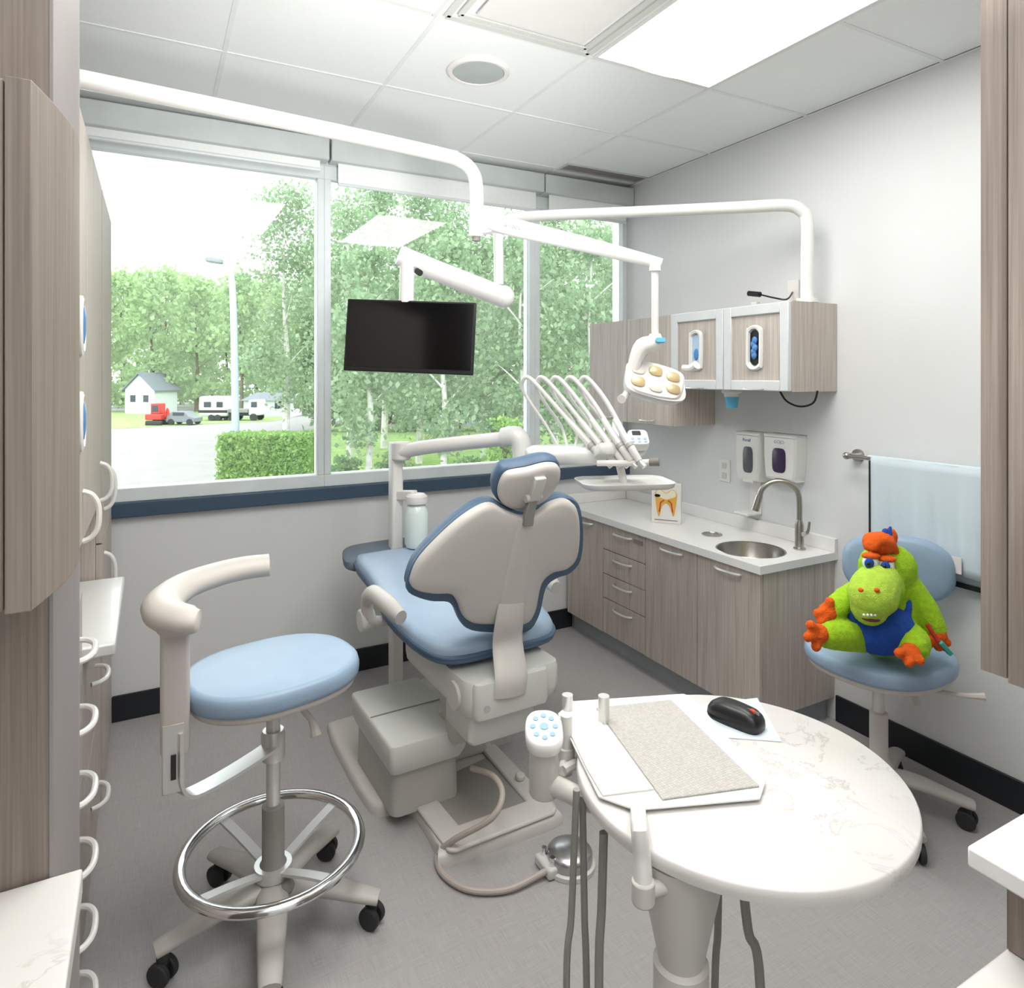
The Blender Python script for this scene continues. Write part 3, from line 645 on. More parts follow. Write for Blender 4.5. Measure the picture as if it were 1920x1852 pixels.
# headrest
hp = W(990, 905, 2.1); ah = rad(33); uph = -yb*sin(ah)+up*cos(ah); nh = -yb*cos(ah)-up*sin(ah)
MHw = FR(hp, xa, uph, nh); MHi = MHw.inverted(); MH = CHI @ MHw
ho = outline([(932,922),(936,900),(950,882),(985,875),(1022,866),(1044,870),(1046,890),(1030,918),(1010,936),(985,945),(955,947),(938,938)], hp, nh, MHi)
MB().loft(ho, [(1, 0), (1, .012), (.95, .022), (.8, .028)], MH).build('headrest_shell', BEIGE, t, ang=60)
MB().loft(ho, [(1.03, -.002), (1.075, -.01), (1.085, -.03), (1.03, -.046), (.85, -.055)], MH).build('headrest_cushion', BLUED, t, ang=60)
def hl(u_, v_, o): return CHI @ onP(u_, v_, hp+nh*o, nh)
MB().sweep([hl(1012, 893, .03), hl(1000, 935, .035)], .028, 4, ref=(1, 0, 0), flat=(1, .7)).build('headrest_joint', PALEG, t, bev=.004)
MB().sweep([hl(1002, 925, .03), pl(992, 962, .035), pl(989, 985, .04)], [.02, .024, .024], 4, ref=(1, 0, 0), flat=(1, .5)).build('headrest_bar', GREYM, t, bev=.003)
MB().cyl(hl(985, 935, .035), hl(1014, 930, .035), .013).build('headrest_knob', BEIGE, t)
for s_ in (-1, 1):
    x = s_*.325
    MB().tube([(s_*.25, .44, .6), (x, .44, .615), (x*1.03, .44, .69), (x*1.03, .36, .735), (x, .22, .73), (x*.97, .14, .715)], [.022, .026, .028, .034, .034, .026], 12, 5, flat=(1, .85)).build('armrest', BEIGE, t, ang=60)
    MB().cyl((x-s_*.02, .46, .61), (x+s_*.035, .46, .61), .042, n=24).build('armrest_pivot', PALEG, t, bev=.006)
# foot control
t = thing('foot_control', 'chrome disc foot control on the floor beside the chair base', 'foot pedal', onZ(1063, 1625, 0))
p = onZ(1068, 1622, 0)
MB().lathe([(.08, .001), (.08, .014), (.074, .018), (.06, .02)], p, 32).build('base', PALEG, t)
MB().lathe([(.072, .0205), (.072, .044), (.066, .052), (.04, .06), (.015, .063), (.001, .0635)], p, 40).build('disc', DISC, t, ang=50)
q = onZ(1028, 1632, 0); MB().cb((q.x, q.y, .018), (.05, .09, .033), None).build('end_box', PALEG, t, bev=.008)
for k in (-1, 1): MB().cyl((q.x, q.y+k*.026, .035), (q.x, q.y+k*.026, .058), .008).build('toggle', CHROME, t)
tag(MB().tube([W(885, 1440, 2.3), W(925, 1455, 2.2), W(942, 1490, 2.12), W(920, 1535, 2.08), onZ(850, 1575, .075), onZ(820, 1604, .013), onZ(832, 1640, .013), onZ(880, 1668, .013), onZ(950, 1668, .013), onZ(1010, 1640, .02), onZ(1024, 1632, .025)], .0095, 10, 6).build('foot_control_hose', PM('warm_grey_hose', 'b3a9a2', .5)), 'grey hose looping over the floor from chair base to foot control', 'hose')
# ================================================================= delivery unit
pp = W(742, 940, 3.2)
t = thing('delivery_unit', 'white dental delivery unit with whip arms and handpieces beside chair', 'delivery unit', (pp.x, pp.y, 0))
zt = W(742, 832, 3.2).z
MB().loft(rrect(.055, .07, .012, 4, pp.x, pp.y), [(1, .0), (1, zt), (.9, zt+.008)]).build('post', WHITE, t)
MB().lathe([(.1, .001), (.1, .02), (.06, .04)], (pp.x, pp.y, 0)).build('foot_plate', PALEG, t)
MB().tube([W(752, 848, 3.18), W(800, 838, 3.13), W(950, 822, 2.98)], [.046, .044, .042], 12, 3, flat=(.75, 1.0), ref=(0, 0, 1)).build('arm', WHITE, t, ang=60)
MB().cyl(W(752, 828, 3.18), W(752, 862, 3.18), .045).build('arm_joint', WHITE, t, bev=.008)
MB().tube([W(945, 820, 2.98), W(968, 818, 2.95), W(978, 835, 2.94), W(980, 862, 2.93)], .045, 14, 4).build('elbow', WHITE2, t)
c = W(1068, 848, 2.78); Mh = FR(c, rt, fw, up)
MB().loft(sup(.185, .1, 3.2, 36), [(.8, -.04), (.95, -.032), (1, 0), (.97, .016), (.85, .026)], Mh @ RZ(10)).build('control_head', WHITE2, t, ang=60)
Mk = CM(W(1162, 846, 2.66)) @ RZ(15) @ RX(-25)
MB().loft(rrect(.21, .08, .03, 4), [(.9, -.022), (1, -.015), (1, .015), (.93, .026)], Mk).build('holder_bar', PALEG, t, ang=50)
Mk2 = CM(W(1196, 826, 2.64)) @ RX(35)
MB().loft(rrect(.08, .09, .02, 4), [(.95, -.015), (1, 0), (1, .015), (.95, .02)], Mk2).build('touchpad', WHITE2, t)
MB().loft(rrect(.034, .026, .004, 3, -.005, .022), [(1, .02), (1, .0215)], Mk2).build('display', DARK, t)
for k in range(6): MB().loft(rrect(.012, .01, .004, 3, -.024+.024*(k % 3), -.012-.018*(k//3)), [(1, .02), (1, .022)], Mk2).build('button', BTN, t)
MB().tube([W(1120, 868, 2.62), W(1180, 868, 2.58), W(1222, 866, 2.55)], .012, 10, 3).build('handle', WHITE, t)
MB().cyl(W(1218, 866, 2.553), W(1236, 866, 2.54), .016).build('handle_cap', GREYM, t)
for i in range(5):
    o_ = i*27; dd = 2.84-.03*i
    w = MB().tube([W(1050+14*i, 842, dd), W(1026+o_, 800, dd+.05), W(996+o_, 757, dd+.05), W(980+o_, 730, dd+.04), W(981+o_, 712, dd+.02), W(995+o_, 710, dd), W(1034+o_*.95, 752, dd-.04), W(1092+o_*.75, 818, dd-.1)], [.006, .006, .007, .0085, .009, .009, .0095, .0095], 10, 5).build('whip_hose', WHITE2, t)
    MB().tube([W(1064+o_*.82, 786, dd-.07), W(1108+o_*.67, 834, dd-.14), W(1136+o_*.58, 864, dd-.17)], [.0115, .0155, .013], 12, 3).build('handpiece', WHITE, w)
    MB().cyl(W(1106+o_*.675, 832, dd-.138), W(1112+o_*.655, 838, dd-.146), .0168, .0166).build('handpiece_collar', LEGG, w)
    MB().cyl(W(1136+o_*.58, 864, dd-.17), W(1146+o_*.58, 875, dd-.185), .0095, .0115).build('handpiece_tip', STEEL, w)
tc_ = W(1170, 900, 2.66)
MB().loft(rrect(.37, .25, .06, 6), [(.92, -.022), (.97, -.018), (1, 0), (.985, 0), (.96, -.008), (.9, -.01)], CM(tc_) @ RZ(8)).build('tray', WHITE2, t, ang=50)
MB().cyl(W(1160, 862, 2.7), tc_+V((0, 0, -.018)), .016).build('tray_stem', WHITE, t)
bp = W(781, 980, 3.12)
MB().lathe([(.02, -.115), (.048, -.11), (.055, -.09), (.055, .05), (.043, .08), (.03, .092)], bp, 24).build('bottle', BOTTLE, t)
MB().lathe([(.05, .092), (.052, .1), (.05, .125), (.038, .135), (.001, .136)], bp, 24).build('bottle_cap', WHITE, t)
MB().sweep([W(745, 928, 3.19), W(778, 928, 3.13)], .03, 4, ref=(0, 0, 1)).build('bottle_bracket', WHITE, t, bev=.005)
MB().lathe([(.026, -.006), (.026, .01)], bp+V((0, 0, .088)), 20).build('bottle_neck', GREYM, t)
# ================================================================= dental light
t = thing('dental_light', 'white pole mounted dental operating light reaching from left cabinet', 'dental light', (-.42, 2.12, 2.21))
MB().tube([(-.42, 2.12, 2.212), (-.42, 2.12, 2.26), (-.40, 2.12, 2.31), (-.34, 2.125, 2.33), (0, 2.15, 2.33), (.5, 2.2, 2.33), (.9, 2.25, 2.33), (.99, 2.259, 2.322), (1.04, 2.265, 2.295), (1.062, 2.267, 2.24), (1.062, 2.267, 2.1)], .0255, 16, 5).build('pole', WHITE2, t)
MB().cyl((1.062, 2.267, 2.125), (1.062, 2.267, 2.05), .028, n=24).build('collar', WHITE2, t, bev=.004)
MB().cyl((1.062, 2.267, 2.05), (1.062, 2.267, 2.035), .016).build('collar_pin', GREYM, t)
MB().sweep([W(898, 430, 2.5), W(925, 425, 2.48)], .03, 4, ref=(0, 0, 1)).build('knuckle', WHITE2, t, bev=.006)
am = [W(918, 414, 2.47), W(960, 426, 2.45), W(1100, 459, 2.4), W(1240, 495, 2.36)]
MB().tube(am, [.034, .034, .028, .02], 12, 3, flat=(1, .7), ref=(0, 0, 1)).build('arm', WHITE2, t, ang=60)
st_ = W(1228, 503, 2.36); MB().cyl(st_+V((0, 0, .02)), st_+V((0, 0, -.26)), .0125).cyl(st_+V((0, 0, .03)), st_+V((0, 0, -.01)), .02).build('stem', WHITE2, t)
xd = (am[2]-am[1]).normalized(); nn = xd.cross(up).normalized()
text('a-dec', .03, FR(W(962, 424, 2.42)+nn*.004, xd, (-xd.cross(nn) if xd.cross(nn).z < 0 else xd.cross(nn)), nn), INKG, t)
j = st_+V((0, 0, -.26))
MB().tube([j+V((0, 0, .03)), W(1226, 643, 2.36), W(1205, 650, 2.36), W(1192, 675, 2.36), W(1186, 705, 2.36), W(1180, 728, 2.36)], [.02, .034, .034, .026, .023, .02], 12, 4, flat=(1, .9)).build('yoke', WHITE2, t, ang=60)
MB().loft(rrect(.034, .016, .006, 4), [(1, -.008), (1, .008)], CM(W(1238, 638, 2.325)) @ RX(75)).build('control_panel', CYAN, t)
c = W(1228, 713, 2.35); Ml = FR(c, rt, fw, up) @ RZ(8) @ RY(12) @ RX(60)
hd = crc([(-.1, .052), (-.04, .068), (.05, .07), (.108, .052), (.112, .0), (.09, -.057), (.03, -.07), (-.03, -.07), (-.09, -.057), (-.108, .0)], 4)
MB().loft(hd, [(1, .0), (1.0, .014), (.93, .04), (.75, .06), (.4, .066)], Ml @ RX(180)).build('head', WHITE2, t, ang=60)
MB().loft(hd, [(.99, -.002), (.9, .006), (.85, .006)], Ml).build('lens_rim', WHITE, t)
for k, (x, y) in enumerate(((-.065, .026), (0, .034), (.065, .026), (-.065, -.024), (0, -.032), (.065, -.024))):
    MB().loft(sup(.026, .02, 2.6, 20), [(1, .006), (.95, .011), (.6, .013)], Ml @ T(x, y, 0)).build('reflector', AMBER if k in (1, 2, 3, 5) else LENS, t)
MB().tube([W(1282, 690, 2.34), W(1296, 690, 2.31), W(1306, 684, 2.29)], [.012, .012, .016], 10, 3).build('handle', WHITE, t)
MB().tube([W(1180, 728, 2.36), W(1172, 742, 2.33), W(1165, 748, 2.3)], [.012, .012, .016], 10, 3).build('handle', WHITE, t)
# ================================================================= monitor on wall pole
m0 = V((2.55, 2.0, 1.854)); e = W(935, 420, 3.22); e.z = 2.29
t = thing('monitor', 'black flat monitor hanging on a white arm from a bent wall pole', 'monitor', m0)
dirn = V((e.x-m0.x, e.y-m0.y, 0)); L_ = dirn.length; dirn.normalize()
pt = [m0, m0+V((0, 0, .2)), m0+V((0, 0, .36)), m0+V((0, 0, .41))+dirn*.025, m0+V((0, 0, .436))+dirn*.09]
tp = V((m0.x, m0.y, 2.29)); pt += [tp+dirn*.3, tp+dirn*.7, tp+dirn*(L_-.12), tp+dirn*(L_-.03)-V((0, 0, .02)), tp+dirn*L_-V((0, 0, .09)), V((e.x, e.y, 2.1)), V((e.x, e.y, 1.97))]
MB().tube(pt, [.028]*6+[.026]*3+[.024]*4, 16, 5).build('pole', WHITE2, t)
MB().cyl(m0+V((0, 0, .001)), m0+V((0, 0, .02)), .045).build('pole_flange', WHITE, t)
MB().tube([W(946, 558, 3.2), W(900, 540, 3.16), W(800, 500, 3.08), W(748, 478, 3.04)], [.05, .05, .047, .045], 14, 3).build('arm', WHITE, t, ang=60)
MB().ell(W(944, 556, 3.2), (.055, .055, .055)).build('arm_end', WHITE2, t)
MB().cyl(W(764, 490, 3.04), W(762, 568, 3.04), .034).build('mount', WHITE2, t, bev=.004)
MB().cyl(W(782, 508, 2.99), W(788, 512, 2.97), .014).build('mount_knob', DARK, t)
cm_ = W(768, 631, 3.0); Mm = CM(cm_) @ RY(2.2) @ RZ(-4) @ RX(-4)
MB().cb((0, .012, 0), (.585, .03, .325), Mm).build('housing', BLACK, t, bev=.005)
MB().cb((0, -.0045, .006), (.562, .003, .296), Mm).build('screen', SCREEN, t)
MB().cb((0, .04, .08), (.16, .03, .14), Mm).build('mount_plate', GREYM, t, bev=.004)
MB().tube([Mm @ V((-.27, .028, .02)), Mm @ V((-.3, .03, .0)), Mm @ V((-.29, .035, -.05))], .004, 8, 4).build('cord', BLACK, t)
# ================================================================= stools
def stool(loc, rz, zs, rb, sa, sb, lb, ring, a0, seatrot=0):
    t = thing('stool', lb, 'stool', loc, rz, local=True)
    MB().loft(sup(sa, sb, 2.4, 44), [(.93, zs-.05), (.985, zs-.047), (1, zs-.035), (1.0, zs-.018), (.985, zs-.006), (.96, zs), (.9, zs+.002), (.5, zs+.003)], RZ(seatrot)).build('seat', BLUE, t, ang=70)
    MB().loft(sup(sa*.96, sb*.96, 2.4, 40), [(.86, zs-.078), (.98, zs-.066), (1, zs-.055), (1, zs-.046)], RZ(seatrot)).build('seat_rim', BEIGED, t, ang=50)
    MB().loft(rrect(.22, .16, .03, 4), [(.7, zs-.12), (1, zs-.092), (1, zs-.075)]).build('seat_mount', BEIGED, t)
    MB().cyl((0, 0, .3), (0, 0, zs-.11), .019).build('gas_spring', STEEL, t)
    MB().lathe([(.05, .1), (.048, .16), (.03, .19), (.03, min(.34, zs-.16)), (.022, min(.345, zs-.155))]).build('column', GREYM if ring else BEIGED, t)
    for k in range(5):
        a = rad(a0+72*k); c_, s_ = cos(a), sin(a)
        MB().tube([(.02*c_, .02*s_, .125), (.12*c_, .12*s_, .12), (rb*.75*c_, rb*.75*s_, .1), (rb*1.03*c_, rb*1.03*s_, .083)], [.046, .04, .033, .027], 12, 4, flat=(1, .55), ref=(-s_, c_, 0)).build('leg', LEGG, t, ang=60)
        q = V((rb*c_, rb*s_, 0)); wa = a+rad([70, 20, 100, 40, 80][k]); wd = V((cos(wa), sin(wa), 0)); of = V((-sin(wa), cos(wa), 0))*.012
        h = MB().tube([q+of+V((0, 0, .082)), q+of+V((0, 0, .06)), q+of+V((0, 0, .03))], [.012, .016, .014], 10, 3).build('caster', DARK, t)
        for s2 in (-1, 1): MB().cyl(q+of+wd*(s2*.007)+V((0, 0, .0305)), q+of+wd*(s2*.024)+V((0, 0, .0305)), .03, n=20).build('wheel', DARK, h, bev=.004)
    MB().tube([(.05, -.03, zs-.105), (.09, -.06, zs-.15), (.1, -.08, zs-.19)], [.008, .009, .016], 10, 4).build('lever', BEIGED, t)
    return t
t = stool((.295, 1.96, 0), 0, .735, .285, .232, .195, 'tall blue assistant stool with chrome foot ring and curved arm', True, -28, 12)
b = MB(); b.sweep([(.234*cos(2*PI*k/56), .234*sin(2*PI*k/56), .225) for k in range(56)], .0165, 12, closed=True, flat=(1, .8))
b.build('foot_ring', CHROME, t)
b = MB()
for k in range(4): a = rad(30+90*k); b.tube([(.045*cos(a), .045*sin(a), .17), (.14*cos(a), .14*sin(a), .2), (.226*cos(a), .226*sin(a), .222)], .014, 4, 3, flat=(1.4, .4), ref=(-sin(a), cos(a), 0))
b.lathe([(.05, .15), (.05, .18)]).build('ring_spoke', STEEL, t)
MB().ell((.03, -.05, .135), (.02, .02, .02)).build('ring_knob', GREYM, t)
lc = lambda x, y, z: V((x-.295, y-1.96, z))
MB().lathe([(.03, .47), (.032, .48), (.032, .54), (.028, .55)]).build('bracket_collar', STEEL, t)
MB().tube([lc(.295, 1.945, .515), lc(.2, 1.905, .498), lc(.11, 1.87, .488), lc(.07, 1.855, .495), lc(.05, 1.848, .53), lc(.048, 1.847, .6), lc(.048, 1.847, .66)], .036, 4, 5, flat=(1, .17), ref=(.55, -.83, 0)).build('arm_bracket', STEEL, t)
MB().cb((.044-.295, 1.838-1.96, .6), (.05, .012, .17)).build('arm_plate', STEEL, t, bev=.003)
MB().cb((.044-.295, 1.831-1.96, .58), (.012, .004, .06)).build('plate_slot', DARK, t)
MB().loft(rrect(.066, .055, .012, 4, .048-.295, 1.86-1.96), [(.9, .605), (1, .615), (1, .915)]).build('arm_post', BEIGED, t)
MB().tube([lc(.098, 1.80, .938), lc(.07, 1.812, .94), lc(.03, 1.86, .945), lc(.025, 1.94, .952), lc(.075, 2.035, .96), lc(.16, 2.09, .966), lc(.24, 2.108, .97), lc(.305, 2.105, .97)], [.034, .048, .052, .049, .045, .043, .042, .041], 14, 5, flat=(1, .72), ref=None).build('armrest', BEIGED, t, ang=60)
MB().loft(rrect(.09, .085, .025, 4, .052-.295, 1.86-1.96), [(.8, .9), (1, .912), (1, .93)]).build('arm_socket', BEIGED, t)
t = stool((2.27, 1.485, 0), 0, .57, .275, .235, .225, 'blue operator stool with backrest against the right wall under apron', False, -52)
bc = V((2.505, 1.565, .80)); fd = V((-.86, -.5, 0)).normalized(); sdv = V((-fd.y, fd.x, 0)); RTM = RM[t.name].inverted()
Mb = RTM @ FR(bc, sdv, up, fd)
MB().loft(sup(.19, .125, 2.6, 40), [(.85, -.035), (.97, -.025), (1, 0), (.96, .022), (.85, .032), (.5, .034)], Mb).build('backrest', BLUE, t, ang=70)
MB().tube([(.04, .0, .455), (.16, .05, .45), (.25, .08, .49), (.265, .09, .6), (RTM @ (bc-fd*.03))], .022, 10, 5, flat=(1, .5), ref=(-.35, .93, 0)).build('back_support', BEIGED, t)
MB().tube([(.0, -.05, .465), (.1, -.2, .465), (.15, -.27, .475)], [.008, .008, .013], 8, 3).build('lever', BEIGED, t)
# ================================================================= plush toy
t = thing('plush_dinosaur', 'lime green plush dinosaur in blue overalls sitting on the stool', 'plush toy', W(1640, 1230, 2.27))
D = 2.27
def E(b, u_, v_, du, dv, dep=None, off=0, M=None):
    k = (D+off)/F; Mx = CM(W(u_, v_, D+off))
    if M is not None: Mx = Mx @ M
    b.ell((0, 0, 0), (du*k, (dep or du)*k, dv*k), Mx, 18); return b
b = MB()
E(b, 1652, 1160, 66, 70, 54, .02); E(b, 1668, 1098, 50, 54, 44, .03); E(b, 1664, 1064, 52, 46, 44, .015)
E(b, 1650, 1098, 40, 34, 48, -.03)
for pts_, rr in (([(1628, 1104, D), (1590, 1122, D-.02), (1562, 1143, D-.05)], [.046, .042, .036]), ([(1700, 1098, D), (1730, 1140, D-.02), (1752, 1178, D-.04)], [.048, .046, .038]),
    ([(1618, 1192, D-.02), (1580, 1190, D-.07), (1552, 1190, D-.1)], [.054, .052, .044]), ([(1690, 1194, D-.02), (1708, 1202, D-.08), (1709, 1212, D-.12)], [.058, .058, .052])):
    b.tube([W(*q) for q in pts_], rr, 12, 4)
    for q, r_ in ((pts_[0], rr[0]), (pts_[-1], rr[-1])): b.ell((0, 0, 0), (r_, r_, r_), CM(W(*q)), 12)
b.build('body', LIME, t, remesh=.006)
b = MB(); E(b, 1646, 1174, 64, 50, 62, -.026); b.tube([W(1600, 1168, D-.065), W(1598, 1142, D-.055), W(1610, 1116, D)], .013, 8, 3); b.tube([W(1696, 1168, D-.065), W(1703, 1142, D-.055), W(1700, 1106, D)], .013, 8, 3); b.build('overalls', BLUEP, t, remesh=.006)
b = MB(); b.tube([W(1650, 1090, D-.05), W(1640, 1106, D-.085), W(1634, 1124, D-.105), W(1630, 1138, D-.105)], [.066, .076, .076, .058], 16, 5)
for q, r_ in (((1650, 1090, D-.05), .066), ((1630, 1138, D-.105), .058)): b.ell((0, 0, 0), (r_, r_, r_), CM(W(*q)), 14)
b.build('snout', LIME2, t, remesh=.006)
b = MB(); E(b, 1631, 1156, 20, 7, 22, -.122); b.build('mouth', PM('toy_mouth', '6b3a3a', .9), t)
for k in range(4):
    b = MB(); E(b, 1620+k*7, 1153, 2.3, 2.6, 3, -.162); b.build('tooth', EYEW, t)
for u_ in (1614, 1644):
    b = MB(); E(b, u_, 1106, 5, 4, 5, -.162); b.build('nostril', ORNG, t)
for u_, v_ in ((1632, 1054), (1662, 1060)):
    b = MB(); E(b, u_, v_, 15, 17, 10, -.062); ey = b.build('eye', EYEW, t)
    b = MB(); E(b, u_-2, v_+2, 9, 10, 5, -.08); b.build('iris', BLUEP, ey)
    b = MB(); E(b, u_-3, v_+3, 4, 4.5, 3, -.089); b.build('pupil', BLACK, ey)
    b = MB(); E(b, u_+1, v_-12, 17, 7, 12, -.06); b.build('eyelid', ORNG, ey)
b = MB(); b.tube([W(1672, 1042, D), W(1656, 1018, D-.02), W(1638, 1012, D-.04), W(1630, 1032, D-.055)], [.03, .045, .04, .02], 12, 5, flat=(1, .6))
E(b, 1651, 1018, 27, 22, 20, -.03); E(b, 1668, 1006, 14, 18, 14, -.01); b.build('crest', ORNG, t, remesh=.006)
b = MB(); b.cyl(W(1664, 1006, D-.03), W(1670, 987, D-.03), .016, .003); b.ell((0, 0, 0), (.012, .012, .018), CM(W(1660, 1000, D-.03)), 10); b.build('crest_tip', BLUEP, t)
def paw(c, tips, nm):
    b = MB(); b.ell((0, 0, 0), (.032, .032, .032), CM(W(*c)), 12)
    for q in tips: b.tube([W(*c), W(*q)], [.022, .015], 10, 2); b.ell((0, 0, 0), (.0165, .0165, .0165), CM(W(*q)), 10)
    b.build(nm, ORNG, t, remesh=.005)
paw((1552, 1148, D-.06), [(1534, 1150, D-.08), (1540, 1166, D-.09), (1556, 1128, D-.07)], 'hand')
paw((1756, 1190, D-.05), [(1760, 1212, D-.06), (1774, 1204, D-.06), (1742, 1206, D-.07)], 'hand')
paw((1535, 1188, D-.12), [(1520, 1172, D-.14), (1515, 1194, D-.15), (1530, 1212, D-.14)], 'foot')
paw((1706, 1224, D-.165), [(1686, 1224, D-.195), (1704, 1242, D-.205), (1724, 1238, D-.195)], 'foot')
tb = thing('toy_toothbrush', 'toy toothbrush held in the plush dinosaur hand', 'toothbrush', W(1762, 1200, D-.09))
MB().tube([W(1738, 1170, D-.08), W(1755, 1196, D-.09), W(1772, 1218, D-.09)], .007, 8, 3).build('brush_handle', RED, tb)
MB().sweep([W(1762, 1203, D-.095), W(1782, 1226, D-.095)], .014, 4, flat=(1, .7)).build('brush_head', PM('teal_plastic', '3aa79a', .4), tb, bev=.003)
# ================================================================= round table, tray, mouse
tx, ty, tr, tz = .895, .845, .277, .85
t = thing('side_table', 'round white quartz topped table on a white pedestal in foreground', 'table', (.70, .77, 0))
MB().lathe([(tr-.006, tz-.024), (tr-.001, tz-.021), (tr, tz-.012), (tr-.001, tz-.003), (tr-.004, tz), (.001, tz)], (tx, ty, 0), 72).build('tabletop', QUARTZ, t, ang=50)
MB().lathe([(.17, .001), (.17, .02), (.06, .05), (.036, .1), (.034, .595), (.041, .6), (.041, .655), (.034, .66), (.036, .672), (.04, .69), (.057, .77), (.063, .81), (.066, .825)], (.70, .77, 0), 40).build('pedestal', BEIGE, t, ang=30)
MB().box((.68, .74, .81), (1.0, .88, .8258)).build('mounting_plate', GREYM, t)
zt2 = .859
tray = thing('instrument_tray', 'white instrument tray lying over the edge of the round table', 'tray', onZ(1240, 1410, .851))
b = MB(); o_ = [onZ(u_, v_, zt2) for u_, v_ in ((1046, 1337), (1072, 1314), (1282, 1300), (1300, 1308), (1436, 1462), (1425, 1496), (1192, 1517), (1122, 1492))]
b.ppoly(o_, .0035).build('tray_plate', WHITE2, tray, bev=.001)
b = MB().ppoly([onZ(u_, v_, zt2+.0035) for u_, v_ in ((1118, 1326), (1258, 1311), (1424, 1472), (1242, 1497))], .003)
tag(b.build('ribbed_mat', WEAVE, bev=.001), 'grey woven textured mat on the white tray', 'mat')
b = MB().ppoly([onZ(u_, v_, zt2+.003) for u_, v_ in ((1056, 1346), (1112, 1334), (1226, 1478), (1130, 1490), (1100, 1440))], .0025)
tag(b.build('paper_sheet', PAPER), 'folded white paper sheet on the tray beside the grey mat', 'paper')
b = MB(); b.tube([onZ(1196, 1512, zt2-.006), W(1198, 1545, .96), W(1203, 1600, .955), W(1206, 1660, .95)], [.012, .012, .013, .014], 12, 4).build('tray_arm', WHITE2, tray)
b = MB(); b.cyl(W(1206, 1648, .95), W(1206, 1692, .95), .0165).build('arm_socket', BEIGE, tray, bev=.003)
b = MB(); b.cyl(W(1206, 1672, .955), V((.685, .745, W(1206, 1672, .955).z)), .011).build('arm_link', BEIGE, tray)
b = MB().ppoly([onZ(u_, v_, .8515) for u_, v_ in ((1302, 1322), (1420, 1308), (1466, 1390), (1330, 1380))], .001)
tag(b.build('mouse_mat', PADBLUE), 'thin pale mouse mat under the black mouse', 'mouse mat')
a_, c_ = onZ(1340, 1335, .8525), onZ(1418, 1368, .8525); ax = (c_-a_); ax.normalize(); mc = (a_+c_)/2
t = thing('computer_mouse', 'black computer mouse with red scroll wheel on the round table', 'computer mouse', (mc.x, mc.y, .8525))
Mm2 = FR(V((mc.x, mc.y, .852)), ax, up.cross(ax), up)
mo = crc([(-.056, 0), (-.048, .022), (-.02, .029), (.02, .028), (.048, .024), (.057, .012), (.058, -.012), (.048, -.024), (.02, -.028), (-.02, -.029), (-.048, -.022)], 4)
MB().loft(mo, [(.96, 0), (1, .006), (.98, .016), (.9, .024), (.74, .031), (.5, .035), (.2, .0365)], Mm2).build('shell', BLACK, t, ang=70)
MB().cyl(Mm2 @ V((.036, -.0045, .027)), Mm2 @ V((.036, .0045, .027)), .009, n=18).build('scroll_wheel', RED, t)
MB().cb((.026, 0, .0325), (.05, .0012, .006), Mm2).build('button_seam', GREYM, t)
# assistant arm
cp = onZ(1020, 1362, .91)
t = thing('assistant_control_arm', 'pale grey instrument holder arm with round keypad left of table', 'instrument holder', (cp.x, cp.y, .78))
MB().lathe([(.024, .79), (.027, .795), (.026, .87), (.03, .885)], (cp.x, cp.y, 0), 28).build('column', BEIGE, t)
Mp = FR(V((cp.x, cp.y, .9)), rt, fw, up) @ RX(14)
MB().loft(sup(.034, .045, 2.6, 36), [(.8, -.02), (.97, -.012), (1, 0), (.97, .009), (.88, .012)], Mp).build('keypad', WHITE2, t, ang=60)
for k in range(8):
    a = 2*PI*k/8
    MB().lathe([(.005, .012), (.005, .0136), (.001, .0138)], (.02*cos(a), .026*sin(a), 0), 12, Mp).build('button', BTN, t)
MB().lathe([(.008, .012), (.008, .0136), (.001, .0138)], (0, 0, 0), 14, Mp).build('button', BTN, t)
MB().tube([V((cp.x, cp.y, .815)), V((cp.x, cp.y, .815)).lerp(V((.66, .95, .812)), .5)+V((0, 0, -.004)), V((.66, .95, .806)), V((.72, .87, .804))], .017, 12, 4).build('arm', BEIGE, t)
for i, (u_, v_) in enumerate(((1064, 1302), (1132, 1304), (1062, 1340))):
    q = W(u_, v_, 1.36-.05*i)
    h = MB().cyl(q, q+V((0, 0, -.11)), .011).build('suction_valve', STEEL if i < 2 else PALEG, t)
    MB().cyl(q+V((0, 0, -.1)), q+V((0, 0, -.06)), .016).build('valve_grip', BEIGE, h)
    MB().tube([q+V((0, 0, -.1)), V((cp.x+.04, cp.y, .82))], .009, 8, 2).build('holder_arm', BEIGE, h)
hs_ = [[(1081, 1480, 1.12), (1077, 1580, 1.12), (1071, 1720, 1.11), (1062, 1860, 1.1), (1068, 2200, 1.09)], [(1092, 1490, 1.13), (1094, 1600, 1.13), (1096, 1720, 1.12), (1100, 1860, 1.11), (1106, 2200, 1.1)], [(1132, 1560, 1.1), (1128, 1700, 1.09), (1123, 1860, 1.08), (1130, 2200, 1.07)], [(1348, 1660, 1.1), (1346, 1740, 1.1), (1340, 1860, 1.09), (1330, 2200, 1.08)], [(1385, 1650, 1.05), (1402, 1740, 1.05), (1426, 1860, 1.05), (1440, 2200, 1.05)]]
hl_ = ['grey suction hose hanging under the keypad arm, leftmost of the hoses', 'grey suction hose hanging beside the leftmost hose', 'thicker grey hose hanging left of the table pedestal', 'grey hose hanging just right of the table pedestal', 'grey hose slanting down farthest right under the table']
for k, (pts_, lb) in enumerate(zip(hs_, hl_)):
    P3 = [W(*q) for q in pts_]; P3[-1].z = .012; P3.append(P3[-1]+V((.02, .08, 0)))
    if k > 2: P3[0].z = .815
    tag(MB().tube(P3, .006 if k not in (2, 4) else .0075, 10, 6).build('suction_hose', HOSE), lb, 'hose', 'hoses hanging under the table')
